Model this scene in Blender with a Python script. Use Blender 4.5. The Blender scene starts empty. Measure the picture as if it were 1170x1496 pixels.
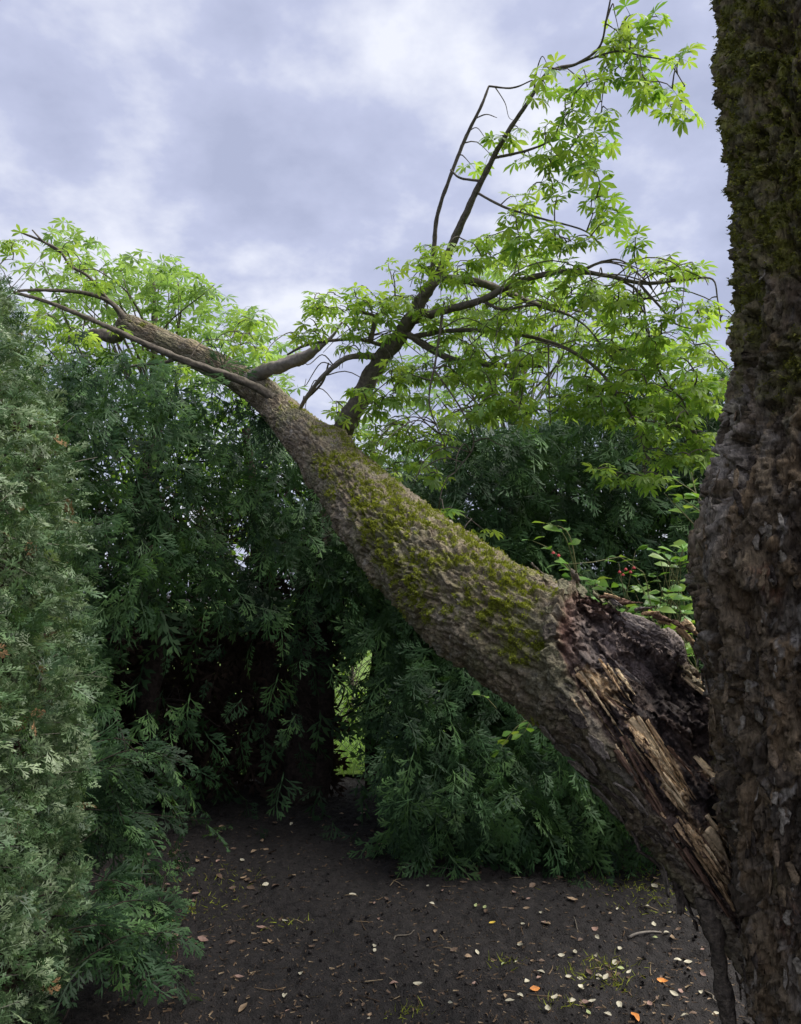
import bpy, math, random
import numpy as np
from mathutils import Vector, Matrix

# ------------------------------------------------------------------ camera
scene = bpy.context.scene
COL = scene.collection
F = 1130.0            # focal length in photograph pixels (1170 x 1496)
PITCH = math.radians(6.0)
CAM = np.array([0.0, 0.0, 1.6])
cam_data = bpy.data.cameras.new("camera")
cam_data.sensor_fit = 'VERTICAL'
cam_data.angle = 2 * math.atan(748.0 / F)
cam_data.clip_start = 0.05
cam_data.clip_end = 2000.0
cam = bpy.data.objects.new("camera", cam_data)
cam.location = CAM
cam.rotation_euler = (math.radians(90) + PITCH, 0, 0)
COL.objects.link(cam)
scene.camera = cam

# ------------------------------------------------------------------ sky and sun
SUN_EL, SUN_AZ = math.radians(58), math.radians(88)   # azimuth clockwise from +Y (view direction)
world = bpy.data.worlds.new("World")
scene.world = world
world.use_nodes = True
wn, wl = world.node_tree.nodes, world.node_tree.links
wn.clear()
w_out = wn.new('ShaderNodeOutputWorld')
sky = wn.new('ShaderNodeTexSky'); sky.sky_type = 'NISHITA'; sky.sun_disc = False
sky.sun_elevation = SUN_EL; sky.sun_rotation = SUN_AZ
bg_sky = wn.new('ShaderNodeBackground'); bg_sky.inputs['Strength'].default_value = 0.05
wl.new(sky.outputs[0], bg_sky.inputs['Color'])
tc = wn.new('ShaderNodeTexCoord')
sep = wn.new('ShaderNodeSeparateXYZ'); wl.new(tc.outputs['Generated'], sep.inputs[0])
zc = wn.new('ShaderNodeMath'); zc.operation = 'MAXIMUM'; zc.inputs[1].default_value = 0.0
wl.new(sep.outputs['Z'], zc.inputs[0])
za = wn.new('ShaderNodeMath'); za.operation = 'ADD'; za.inputs[1].default_value = 0.35
wl.new(zc.outputs[0], za.inputs[0])
dv = wn.new('ShaderNodeVectorMath'); dv.operation = 'DIVIDE'
cmb = wn.new('ShaderNodeCombineXYZ')
for i in range(3): wl.new(za.outputs[0], cmb.inputs[i])
wl.new(tc.outputs['Generated'], dv.inputs[0]); wl.new(cmb.outputs[0], dv.inputs[1])
n1 = wn.new('ShaderNodeTexNoise'); n1.inputs['Scale'].default_value = 2.6; n1.inputs['Detail'].default_value = 6
n1.inputs['Roughness'].default_value = 0.5; n1.inputs['Distortion'].default_value = 0.25
mp = wn.new('ShaderNodeMapping'); mp.inputs['Location'].default_value = (3.1, 7.4, 1.3)
wl.new(dv.outputs[0], mp.inputs[0]); wl.new(mp.outputs[0], n1.inputs['Vector'])
ramp = wn.new('ShaderNodeValToRGB')
cr = ramp.color_ramp
cr.elements[0].position = 0.39; cr.elements[0].color = (0.43, 0.465, 0.635, 1)
cr.elements[1].position = 0.625; cr.elements[1].color = (0.86, 0.88, 0.97, 1)
e = cr.elements.new(0.50); e.color = (0.53, 0.565, 0.75, 1)
n2w = wn.new('ShaderNodeTexNoise'); n2w.inputs['Scale'].default_value = 6.5; n2w.inputs['Detail'].default_value = 5; n2w.inputs['Roughness'].default_value = 0.55
wl.new(mp.outputs[0], n2w.inputs['Vector'])
nmx = wn.new('ShaderNodeMixRGB'); nmx.inputs[0].default_value = 0.42
wl.new(n1.outputs['Fac'], nmx.inputs[1]); wl.new(n2w.outputs['Fac'], nmx.inputs[2])
wl.new(nmx.outputs[0], ramp.inputs[0])
bg_cl = wn.new('ShaderNodeBackground'); bg_cl.inputs['Strength'].default_value = 0.252
wl.new(ramp.outputs[0], bg_cl.inputs['Color'])
wmix = wn.new('ShaderNodeMixShader'); wmix.inputs[0].default_value = 0.93
wl.new(bg_sky.outputs[0], wmix.inputs[1]); wl.new(bg_cl.outputs[0], wmix.inputs[2])
wl.new(wmix.outputs[0], w_out.inputs['Surface'])

sd = bpy.data.lights.new("sun", 'SUN')
sd.energy = 1.5; sd.angle = math.radians(60); sd.color = (1.0, 0.96, 0.90)
sun = bpy.data.objects.new("sun", sd)
sdir = Vector((math.sin(SUN_AZ) * math.cos(SUN_EL), math.cos(SUN_AZ) * math.cos(SUN_EL), math.sin(SUN_EL)))
sun.rotation_euler = (-sdir).to_track_quat('-Z', 'Y').to_euler()
sun.location = (6, 6, 12)
COL.objects.link(sun)

vs = scene.view_settings
vs.view_transform = 'Standard'; vs.look = 'None'; vs.exposure = 2.1; vs.gamma = 1.0
vs.use_curve_mapping = False
scene.render.engine = 'CYCLES'
scene.cycles.use_denoising = True
scene.cycles.max_bounces = 5
scene.cycles.diffuse_bounces = 2
scene.cycles.glossy_bounces = 2
scene.cycles.transmission_bounces = 4
scene.cycles.transparent_max_bounces = 4

# ------------------------------------------------------------------ helpers
rng = np.random.default_rng(11)
random.seed(11)
R_ = np.array([1.0, 0, 0])
U_ = np.array([0, -math.sin(PITCH), math.cos(PITCH)])
W_ = np.array([0, math.cos(PITCH), math.sin(PITCH)])

def P(px, py, d):
    """a point seen at photograph pixel (px, py), d metres in front of the camera"""
    return CAM + d * (W_ + (px - 585) / F * R_ + (748 - py) / F * U_)

def G(px, py, z=0.0):
    """the point of the ground seen at pixel (px, py)"""
    r = W_ + (px - 585) / F * R_ + (748 - py) / F * U_
    return CAM + r * ((z - CAM[2]) / r[2])

def proj(p):
    q = p - CAM
    d = q @ W_
    return 585 + F * (q @ R_) / d, 748 - F * (q @ U_) / d, d

def sstep(a, b, x):
    t = np.clip((x - a) / (b - a), 0, 1)
    return t * t * (3 - 2 * t)

_perm = np.random.default_rng(5).permutation(256)
_perm = np.concatenate([_perm, _perm, _perm])
_grad = np.random.default_rng(6).normal(size=(256, 3))
_grad /= np.linalg.norm(_grad, axis=1)[:, None]
_rnd = np.random.default_rng(7).random((256, 3))

def perlin(p):
    i = np.floor(p).astype(np.int64); f = p - i; i &= 255
    u = f * f * f * (f * (f * 6 - 15) + 10)
    out = 0
    for dx in (0, 1):
        for dy in (0, 1):
            for dz in (0, 1):
                h = _perm[_perm[_perm[i[:, 0] + dx] + i[:, 1] + dy] + i[:, 2] + dz]
                g = _grad[h]
                v = g[:, 0] * (f[:, 0] - dx) + g[:, 1] * (f[:, 1] - dy) + g[:, 2] * (f[:, 2] - dz)
                w = (u[:, 0] if dx else 1 - u[:, 0]) * (u[:, 1] if dy else 1 - u[:, 1]) * (u[:, 2] if dz else 1 - u[:, 2])
                out = out + v * w
    return out * 1.6

def fbm(p, oct=4, gain=0.5):
    a, s, t = 1.0, 0.0, 0.0
    for k in range(oct):
        s = s + a * perlin(p * (2.0 ** k) + k * 17.3); t += a; a *= gain
    return s / t

def worley(p):
    """F1, F2, cell random (3), offset to the cell's point"""
    i = np.floor(p).astype(np.int64); f = p - i
    n = len(p)
    F1 = np.full(n, 9.0); F2 = np.full(n, 9.0); cid = np.zeros(n, np.int64); off = np.zeros((n, 3))
    for dx in (-1, 0, 1):
        for dy in (-1, 0, 1):
            for dz in (-1, 0, 1):
                h = _perm[_perm[_perm[(i[:, 0] + dx) & 255] + ((i[:, 1] + dy) & 255)] + ((i[:, 2] + dz) & 255)]
                o = np.array([dx, dy, dz]) + _rnd[h] - f
                d = np.sqrt((o * o).sum(1))
                m = d < F1
                F2 = np.where(m, F1, np.minimum(F2, d))
                F1 = np.where(m, d, F1); cid = np.where(m, h, cid); off[m] = o[m]
    return F1, F2, _rnd[(cid * 7 + 3) & 255], off

def unit(v):
    return v / np.maximum(np.linalg.norm(v, axis=-1, keepdims=True), 1e-9)

def mesh_np(name, verts, faces, smooth=False, col=None, rnd=None):
    """faces: array (n,3) or (n,4), or a list of such arrays"""
    if isinstance(faces, np.ndarray): faces = [faces]
    verts = np.asarray(verts, dtype=np.float32)
    me = bpy.data.meshes.new(name)
    me.vertices.add(len(verts)); me.vertices.foreach_set('co', verts.ravel())
    idx = np.concatenate([f.ravel() for f in faces]).astype(np.int32)
    tot = np.concatenate([np.full(len(f), f.shape[1], np.int32) for f in faces])
    start = np.concatenate([[0], np.cumsum(tot)[:-1]]).astype(np.int32)
    me.loops.add(len(idx)); me.loops.foreach_set('vertex_index', idx)
    me.polygons.add(len(tot)); me.polygons.foreach_set('loop_start', start)
    me.polygons.foreach_set('loop_total', tot)
    if smooth: me.polygons.foreach_set('use_smooth', np.ones(len(tot), bool))
    me.update(calc_edges=True)
    if col is not None:
        a = me.color_attributes.new('Col', 'FLOAT_COLOR', 'POINT')
        c = np.ones((len(verts), 4), np.float32); c[:, :3] = np.clip(col, 0, 1)
        a.data.foreach_set('color', c.ravel())
    if rnd is not None:
        a = me.attributes.new('rnd', 'FLOAT', 'POINT')
        a.data.foreach_set('value', np.asarray(rnd, np.float32))
    return me

def link(name, data, mat=None, parent=None, loc=None):
    o = bpy.data.objects.new(name, data)
    COL.objects.link(o)
    if mat is not None and data is not None and not data.materials: data.materials.append(mat)
    if parent is not None: o.parent = parent
    if loc is not None: o.location = loc
    return o

def tag(o, label, cat, group=None, kind=None):
    if label: o['label'] = label
    if cat: o['category'] = cat
    if group: o['group'] = group
    if kind: o['kind'] = kind
    return o

def thing(name, label, cat, group=None):
    return tag(link(name, None), label, cat, group)

def catmull(pts, n):
    pts = np.asarray(pts, float)
    ext = np.vstack([2 * pts[0] - pts[1], pts, 2 * pts[-1] - pts[-2]])
    seg = np.linalg.norm(np.diff(pts[:, :3], axis=0), axis=1)
    cum = np.concatenate([[0], np.cumsum(seg)])
    s = np.linspace(0, cum[-1], n)
    k = np.clip(np.searchsorted(cum, s, side='right') - 1, 0, len(pts) - 2)
    t = ((s - cum[k]) / np.maximum(seg[k], 1e-9))[:, None]
    p0, p1, p2, p3 = ext[k], ext[k + 1], ext[k + 2], ext[k + 3]
    out = 0.5 * ((2 * p1) + (-p0 + p2) * t + (2 * p0 - 5 * p1 + 4 * p2 - p3) * t ** 2 + (-p0 + 3 * p1 - 3 * p2 + p3) * t ** 3)
    return out, s

def frames(c):
    T = unit(np.gradient(c, axis=0))
    n = np.cross(T[0], [0.3, 0.2, 0.9]); n /= np.linalg.norm(n)
    N = np.zeros_like(c)
    for i in range(len(c)):
        n = n - T[i] * (n @ T[i]); n /= np.linalg.norm(n); N[i] = n
    return T, N, np.cross(T, N)

def grid_faces(nu, nv, closed=True, base=0):
    u = np.arange(nu - 1)[:, None]; v = np.arange(nv if closed else nv - 1)[None, :]
    v2 = (v + 1) % nv
    return np.stack([u * nv + v, u * nv + v2, (u + 1) * nv + v2, (u + 1) * nv + v], -1).reshape(-1, 4) + base

def tube_arrays(pts, n, nv, wobble=0.0, cap=True):
    """pts rows are x,y,z,radius"""
    c4, s = catmull(pts, n)
    c, r = c4[:, :3], np.maximum(c4[:, 3], 0.0006)
    T, N, B = frames(c)
    th = np.linspace(0, 2 * math.pi, nv, endpoint=False)
    dirs = N[:, None, :] * np.cos(th)[None, :, None] + B[:, None, :] * np.sin(th)[None, :, None]
    rr = r[:, None] * np.ones(nv)[None]
    if wobble:
        q = (c[:, None, :] / 0.05 + dirs * 1.3).reshape(-1, 3)
        rr = rr * (1 + wobble * fbm(q, 3).reshape(rr.shape))
    v = c[:, None, :] + dirs * rr[..., None]
    vv = v.reshape(-1, 3); ff = [grid_faces(n, nv)]
    if cap:
        vv = np.vstack([vv, c[0], c[-1]])
        a, b = len(vv) - 2, len(vv) - 1
        k = np.arange(nv); k2 = (k + 1) % nv
        ff.append(np.concatenate([np.stack([np.full(nv, a), k2, k], 1),
                                  np.stack([np.full(nv, b), (n - 1) * nv + k, (n - 1) * nv + k2], 1)]))
    return vv, ff

class Bag:
    """collects arrays into one mesh"""
    def __init__(s): s.v, s.q, s.t, s.r, s.c, s.n = [], [], [], [], [], 0
    def add(s, v, faces, rnd=None, col=None):
        for f in (faces if isinstance(faces, list) else [faces]):
            (s.q if f.shape[1] == 4 else s.t).append(f + s.n)
        s.v.append(v); s.n += len(v)
        s.r.append(np.full(len(v), random.random() if rnd is None else rnd) if not isinstance(rnd, np.ndarray) else rnd)
        if col is not None: s.c.append(np.broadcast_to(col, (len(v), 3)))
    def mesh(s, name, smooth=False):
        fs = []
        if s.q: fs.append(np.concatenate(s.q))
        if s.t: fs.append(np.concatenate(s.t))
        return mesh_np(name, np.concatenate(s.v), fs, smooth, np.concatenate(s.c) if s.c else None, np.concatenate(s.r))

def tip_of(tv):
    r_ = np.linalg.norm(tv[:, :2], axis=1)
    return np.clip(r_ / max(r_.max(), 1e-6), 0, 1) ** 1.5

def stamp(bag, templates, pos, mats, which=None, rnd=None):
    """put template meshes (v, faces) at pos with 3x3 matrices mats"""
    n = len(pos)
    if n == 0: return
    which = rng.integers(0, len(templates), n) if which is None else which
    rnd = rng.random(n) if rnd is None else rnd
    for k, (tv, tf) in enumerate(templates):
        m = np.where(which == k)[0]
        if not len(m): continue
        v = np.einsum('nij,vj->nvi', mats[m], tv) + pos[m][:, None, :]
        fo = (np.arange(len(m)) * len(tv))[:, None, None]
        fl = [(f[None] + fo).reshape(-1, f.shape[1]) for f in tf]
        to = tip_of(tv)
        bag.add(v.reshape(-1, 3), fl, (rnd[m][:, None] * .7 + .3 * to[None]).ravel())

def basis(axis, normal):
    """columns: side, axis (local y), normal (local z)"""
    y = unit(axis); z = unit(normal - y * (normal * y).sum(-1, keepdims=True)); x = np.cross(y, z)
    return np.stack([x, y, z], -1)

def mat4(m3, p):
    m = np.eye(4); m[:3, :3] = m3; m[:3, 3] = p
    return Matrix(m.tolist())

# ------------------------------------------------------------------ materials
def new_mat(name):
    m = bpy.data.materials.new(name); m.use_nodes = True
    nt = m.node_tree; nt.nodes.clear()
    return m, nt.nodes, nt.links

def rnd_socket(N, L):
    at = N.new('ShaderNodeAttribute'); at.attribute_name = 'rnd'
    oi = N.new('ShaderNodeObjectInfo')
    ad = N.new('ShaderNodeMath'); ad.operation = 'ADD'
    L.new(at.outputs['Fac'], ad.inputs[0]); L.new(oi.outputs['Random'], ad.inputs[1])
    fr = N.new('ShaderNodeMath'); fr.operation = 'PINGPONG'; fr.inputs[1].default_value = 1.0; L.new(ad.outputs[0], fr.inputs[0])
    return fr.outputs[0]

def leaf_mat(name, stops, trans=0.45, tcol=None, rough=0.45, spec=0.4, nscale=18.0, namp=0.35):
    m, N, L = new_mat(name)
    out = N.new('ShaderNodeOutputMaterial')
    r = N.new('ShaderNodeValToRGB'); ce = r.color_ramp.elements
    ce[0].position, ce[0].color = stops[0][0], (*stops[0][1], 1)
    ce[1].position, ce[1].color = stops[-1][0], (*stops[-1][1], 1)
    for p, c in stops[1:-1]:
        el = ce.new(p); el.color = (*c, 1)
    L.new(rnd_socket(N, L), r.inputs[0])
    no = N.new('ShaderNodeTexNoise'); no.inputs['Scale'].default_value = nscale; no.inputs['Detail'].default_value = 3
    g = N.new('ShaderNodeNewGeometry'); L.new(g.outputs['Position'], no.inputs['Vector'])
    mr = N.new('ShaderNodeMapRange'); mr.inputs[1].default_value = 0.3; mr.inputs[2].default_value = 0.7
    mr.inputs[3].default_value = 1 - namp; mr.inputs[4].default_value = 1 + namp
    L.new(no.outputs['Fac'], mr.inputs[0])
    mu = N.new('ShaderNodeMixRGB'); mu.blend_type = 'MULTIPLY'; mu.inputs[0].default_value = 1
    L.new(r.outputs[0], mu.inputs[1]); L.new(mr.outputs[0], mu.inputs[2])
    b = N.new('ShaderNodeBsdfPrincipled'); b.inputs['Roughness'].default_value = rough
    b.inputs['Specular IOR Level'].default_value = spec
    L.new(mu.outputs[0], b.inputs['Base Color'])
    if trans > 0:
        t = N.new('ShaderNodeBsdfTranslucent')
        hs = N.new('ShaderNodeMixRGB'); hs.blend_type = 'MULTIPLY'; hs.inputs[0].default_value = 1
        hs.inputs[2].default_value = (*(tcol or (1.25, 1.2, 0.6)), 1)
        L.new(mu.outputs[0], hs.inputs[1]); L.new(hs.outputs[0], t.inputs['Color'])
        mx = N.new('ShaderNodeMixShader'); mx.inputs[0].default_value = trans
        L.new(b.outputs[0], mx.inputs[1]); L.new(t.outputs[0], mx.inputs[2]); L.new(mx.outputs[0], out.inputs['Surface'])
    else:
        L.new(b.outputs[0], out.inputs['Surface'])
    return m

def vcol_mat(name, rough=0.85, nscale=60.0, namp=0.35, bump=0.5, bscale=120.0, spec=0.25, dist=0.004, stretch=1.0):
    """colour from the mesh's own colour attribute, broken up by fine noise"""
    m, N, L = new_mat(name)
    out = N.new('ShaderNodeOutputMaterial')
    at = N.new('ShaderNodeAttribute'); at.attribute_name = 'Col'
    g = N.new('ShaderNodeNewGeometry')
    no = N.new('ShaderNodeTexNoise'); no.inputs['Scale'].default_value = nscale; no.inputs['Detail'].default_value = 6
    no.inputs['Roughness'].default_value = 0.65
    mpg = N.new('ShaderNodeMapping'); mpg.inputs['Scale'].default_value = (1, 1, stretch)
    L.new(g.outputs['Position'], mpg.inputs['Vector']); L.new(mpg.outputs[0], no.inputs['Vector'])
    mr = N.new('ShaderNodeMapRange'); mr.inputs[1].default_value = 0.3; mr.inputs[2].default_value = 0.7
    mr.inputs[3].default_value = 1 - namp; mr.inputs[4].default_value = 1 + namp
    L.new(no.outputs['Fac'], mr.inputs[0])
    mu = N.new('ShaderNodeMixRGB'); mu.blend_type = 'MULTIPLY'; mu.inputs[0].default_value = 1
    L.new(at.outputs['Color'], mu.inputs[1]); L.new(mr.outputs[0], mu.inputs[2])
    b = N.new('ShaderNodeBsdfPrincipled'); b.inputs['Roughness'].default_value = rough
    b.inputs['Specular IOR Level'].default_value = spec
    L.new(mu.outputs[0], b.inputs['Base Color'])
    n2 = N.new('ShaderNodeTexNoise'); n2.inputs['Scale'].default_value = bscale; n2.inputs['Detail'].default_value = 5
    L.new(mpg.outputs[0], n2.inputs['Vector'])
    bp = N.new('ShaderNodeBump'); bp.inputs['Strength'].default_value = bump; bp.inputs['Distance'].default_value = dist
    L.new(n2.outputs['Fac'], bp.inputs['Height']); L.new(bp.outputs[0], b.inputs['Normal'])
    L.new(b.outputs[0], out.inputs['Surface'])
    return m

def noise_mat(name, c0, c1, scale=20.0, rough=0.85, bump=0.4, bscale=80.0, spec=0.25, dist=0.003, c2=None):
    m, N, L = new_mat(name)
    out = N.new('ShaderNodeOutputMaterial')
    g = N.new('ShaderNodeNewGeometry')
    no = N.new('ShaderNodeTexNoise'); no.inputs['Scale'].default_value = scale; no.inputs['Detail'].default_value = 7
    no.inputs['Roughness'].default_value = 0.65
    L.new(g.outputs['Position'], no.inputs['Vector'])
    r = N.new('ShaderNodeValToRGB'); ce = r.color_ramp.elements
    ce[0].position, ce[0].color = 0.32, (*c0, 1); ce[1].position, ce[1].color = 0.68, (*c1, 1)
    if c2:
        el = ce.new(0.78); el.color = (*c2, 1)
    L.new(no.outputs['Fac'], r.inputs[0])
    b = N.new('ShaderNodeBsdfPrincipled'); b.inputs['Roughness'].default_value = rough
    b.inputs['Specular IOR Level'].default_value = spec
    L.new(r.outputs[0], b.inputs['Base Color'])
    n2 = N.new('ShaderNodeTexNoise'); n2.inputs['Scale'].default_value = bscale; n2.inputs['Detail'].default_value = 6
    L.new(g.outputs['Position'], n2.inputs['Vector'])
    bp = N.new('ShaderNodeBump'); bp.inputs['Strength'].default_value = bump; bp.inputs['Distance'].default_value = dist
    L.new(n2.outputs['Fac'], bp.inputs['Height']); L.new(bp.outputs[0], b.inputs['Normal'])
    L.new(b.outputs[0], out.inputs['Surface'])
    return m

M_soil = noise_mat('soil', (0.007, 0.006, 0.0058), (0.026, 0.0215, 0.020), 24, 0.8, 1.0, 110, 0.3, 0.014)
M_lawn = noise_mat('lawn_grass', (0.07, 0.12, 0.02), (0.13, 0.20, 0.04), 3, 0.9, 0.5, 60, 0.2)
M_bark = vcol_mat('bark', 0.8, 75, 0.6, 1.0, 110, 0.35, 0.010)
M_bark_up = vcol_mat('upright_bark', 0.8, 80, 0.65, 1.0, 95, 0.35, 0.016, 0.32)
M_wood = vcol_mat('torn_wood', 0.7, 90, 0.35, 0.5, 200)
M_branch = noise_mat('branch_bark', (0.07, 0.058, 0.045), (0.18, 0.155, 0.12), 45, 0.85, 0.6, 120, 0.2)
M_dead = noise_mat('dead_branch', (0.16, 0.14, 0.12), (0.28, 0.25, 0.21), 45, 0.85, 0.6, 120, 0.2)
M_cedarbark = noise_mat('cedar_bark', (0.018, 0.014, 0.012), (0.055, 0.040, 0.033), 30, 0.9, 0.8, 60, 0.15, 0.01)
M_moss = leaf_mat('moss', [(0.0, (0.12, 0.145, 0.018)), (0.5, (0.21, 0.245, 0.028)), (1.0, (0.32, 0.35, 0.05))], 0.25, rough=0.8, spec=0.1, nscale=30)
M_mossd = leaf_mat('dark_moss', [(0.0, (0.10, 0.11, 0.02)), (0.6, (0.17, 0.18, 0.034)), (1.0, (0.27, 0.26, 0.06))], 0.25, rough=0.8, spec=0.1, nscale=30)
M_leaf = leaf_mat('chestnut_leaf', [(0.0, (0.085, 0.19, 0.04)), (0.35, (0.17, 0.32, 0.06)), (0.75, (0.24, 0.39, 0.075)), (1.0, (0.32, 0.45, 0.11))], 0.5, (1.2, 1.15, 0.55), 0.45, 0.4, 6)
M_leaf_far = leaf_mat('far_leaf', [(0.0, (0.15, 0.28, 0.07)), (1.0, (0.27, 0.42, 0.13))], 0.5, (1.2, 1.15, 0.7), 0.5, 0.3, 3)
M_leaf_beyond = leaf_mat('beyond_leaf', [(0.0, (0.13, 0.25, 0.035)), (1.0, (0.26, 0.40, 0.07))], 0.55, (1.2, 1.2, 0.6), 0.5, 0.3, 3)
M_hedge = leaf_mat('hedge_spray', [(0.0, (0.035, 0.070, 0.032)), (0.4, (0.065, 0.125, 0.050)), (0.75, (0.12, 0.19, 0.082)),
                                   (1.0, (0.22, 0.28, 0.155))], 0.25, (1.1, 1.2, 0.6), 0.42, 0.4, 9, 0.5)
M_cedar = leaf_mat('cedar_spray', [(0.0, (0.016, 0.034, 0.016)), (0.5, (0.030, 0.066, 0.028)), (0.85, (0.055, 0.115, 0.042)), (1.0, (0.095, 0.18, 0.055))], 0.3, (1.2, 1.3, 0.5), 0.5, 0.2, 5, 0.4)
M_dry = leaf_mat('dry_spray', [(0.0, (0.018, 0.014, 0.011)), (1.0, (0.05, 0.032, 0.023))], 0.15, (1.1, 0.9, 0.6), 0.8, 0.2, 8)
M_wither = leaf_mat('withered_spray', [(0.0, (0.13, 0.075, 0.036)), (1.0, (0.27, 0.16, 0.08))], 0.15, (1.1, 0.9, 0.6), 0.8, 0.2, 8)
M_shrub = leaf_mat('shrub_leaf', [(0.0, (0.12, 0.26, 0.05)), (0.6, (0.18, 0.36, 0.07)), (1.0, (0.28, 0.42, 0.10))], 0.4, (1.3, 1.2, 0.5), 0.35, 0.5, 9)

# ------------------------------------------------------------------ ground
def axis_lines(a, b, step, far):
    fine = np.arange(a, b + 1e-6, step)
    out, s, x = [], step * 2, b
    while x < far:
        x += s; s *= 1.45; out.append(x)
    inn, s, x = [], step * 2, a
    while x > -far:
        x -= s; s *= 1.45; inn.append(x)
    return np.concatenate([inn[::-1], fine, out])

gx = axis_lines(-1.7, 2.0, 0.018, 600.0); gy = axis_lines(2.6, 7.0, 0.018, 600.0)
XX, YY = np.meshgrid(gx, gy, indexing='ij')
gp = np.stack([XX.ravel(), YY.ravel(), np.zeros(XX.size)], 1)

def ground_z(x, y):
    q = np.stack([x, y, np.zeros_like(x)], 1)
    m = sstep(12, 8, np.abs(y)) * sstep(9, 6, np.abs(x))
    z = 0.030 * fbm(q * 1.3, 2) + 0.026 * fbm(q * 7.0 + 3, 3) + 0.024 * fbm(q * 24.0 + 9, 3)
    F1, F2, cr_, _ = worley(q * 22.0 + 0.3 * np.stack([perlin(q * 9), perlin(q * 9 + 5), 0 * x], 1))
    z = z + 0.012 * np.clip(0.55 - F1, 0, 1) * (cr_[:, 0] > 0.45)
    return z * m

gp[:, 2] = ground_z(gp[:, 0], gp[:, 1])
go = link('ground', mesh_np('ground', gp, grid_faces(len(gx), len(gy), False), True), M_soil)
go['kind'] = 'structure'
lawn_v = np.array([[-60, 6.95, 0.03], [60, 6.95, 0.03], [60, 120, 0.03], [-60, 120, 0.03]], float)
lo = link('lawn', mesh_np('lawn', lawn_v, np.array([[0, 1, 2, 3]])), M_lawn); lo['kind'] = 'structure'

# soil crumbs
ico_v = np.array([[0, 0, 1], [0.9, 0, 0.3], [0.28, 0.85, 0.35], [-0.72, 0.53, 0.3], [-0.7, -0.5, 0.35], [0.3, -0.85, 0.3],
                  [0.7, 0.5, -0.4], [-0.3, 0.85, -0.4], [-0.9, 0, -0.4], [-0.28, -0.85, -0.4], [0.72, -0.5, -0.4]])
ico_f = np.array([[0, 1, 2], [0, 2, 3], [0, 3, 4], [0, 4, 5], [0, 5, 1], [1, 6, 2], [2, 7, 3], [3, 8, 4], [4, 9, 5], [5, 10, 1],
                  [6, 7, 2], [7, 8, 3], [8, 9, 4], [9, 10, 5], [10, 6, 1]])
clods = []
for k in range(5):
    clods.append((ico_v * (1 + 0.35 * rng.normal(size=ico_v.shape)), [ico_f]))
n = 4500
cx = rng.uniform(-1.9, 2.0, n); cy = 2.7 + 4.2 * rng.random(n) ** 1.4
sz = 0.003 + 0.008 * rng.random(n) ** 4
ax = unit(rng.normal(size=(n, 3))); nn = unit(rng.normal(size=(n, 3)))
bag = Bag()
stamp(bag, clods, np.stack([cx, cy, ground_z(cx, cy) + sz * 0.4], 1), basis(ax, nn) * sz[:, None, None])
so = link('soil_crumbs', bag.mesh('soil_crumbs'), noise_mat('soil_crumb', (0.012, 0.010, 0.009), (0.045, 0.037, 0.033), 60, 0.85, 0.0, 100))
tag(so, 'loose dark crumbs of soil scattered over the bare ground', 'soil', kind='stuff')

# ------------------------------------------------------------------ cedar spray templates
def kite(bv, bf, a, d, length, width, up, zj):
    d = d / np.linalg.norm(d); s = np.cross(up, d)
    k = len(bv)
    m = a + d * length * 0.55
    bv += [a, m + s * width * 0.5 + up * zj, a + d * length, m - s * width * 0.5 - up * zj * 0.6]
    bf.append([k, k + 1, k + 2, k + 3])

def cedar_spray(seed, nb=8, sub=4, w=0.05, droop=0.15, fan=0.9):
    r = random.Random(seed)
    bv, bf = [], []
    up = np.array([0, 0, 1.0])
    def at(t): return np.array([0.04 * math.sin(t * 5 + seed), t, -droop * t * t])
    for k in range(4):
        a, b = at(k / 4), at((k + 1) / 4)
        kite(bv, bf, a, b - a, np.linalg.norm(b - a) * 1.3, w * 0.8, up, 0.0)
    for i in range(nb):
        t = 0.12 + 0.83 * i / nb + r.uniform(-0.03, 0.03)
        side = 1 if i % 2 else -1
        L = (0.50 * (1 - t) ** 0.7 + 0.10) * fan * r.uniform(0.75, 1.2)
        ang = math.radians(r.uniform(35, 58)) * side
        d = np.array([math.sin(ang), math.cos(ang), -droop * 0.8 + r.uniform(-0.15, 0.15)])
        a = at(t)
        kite(bv, bf, a, d, L, w * (.8 if sub > 2 else 1.0), up, 0.01)
        dn = d / np.linalg.norm(d)
        for j in range(sub):
            tt = 0.25 + 0.7 * j / sub
            s2 = 1 if j % 2 else -1
            an2 = ang + math.radians(r.uniform(22, 40)) * s2
            d2 = np.array([math.sin(an2), math.cos(an2), -droop + r.uniform(-0.25, 0.25)])
            kite(bv, bf, a + dn * L * tt, d2, L * (1 - tt) * 0.55 + 0.08 * r.uniform(0.7, 1.3), w * 0.85, up, 0.012)
    return np.array(bv), [np.array(bf)]

HEDGE_T = [cedar_spray(k, 6, 4, 0.066, 0.1, 0.9) for k in range(5)]
SIMPLE_T = [cedar_spray(60 + k, 6, 1, 0.10, 0.25, 0.9) for k in range(4)]
CEDAR_T = [cedar_spray(20 + k, 8 + k % 2, 4, 0.058, 0.30 + .1 * (k % 3), 0.75 + .08 * (k % 4)) for k in range(7)]

def loose_mesh(tmpl, name, mat, smooth=False):
    me = mesh_np(name, tmpl[0], tmpl[1], smooth, rnd=.3 * tip_of(tmpl[0]))
    me.materials.append(mat)
    return me

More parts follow.
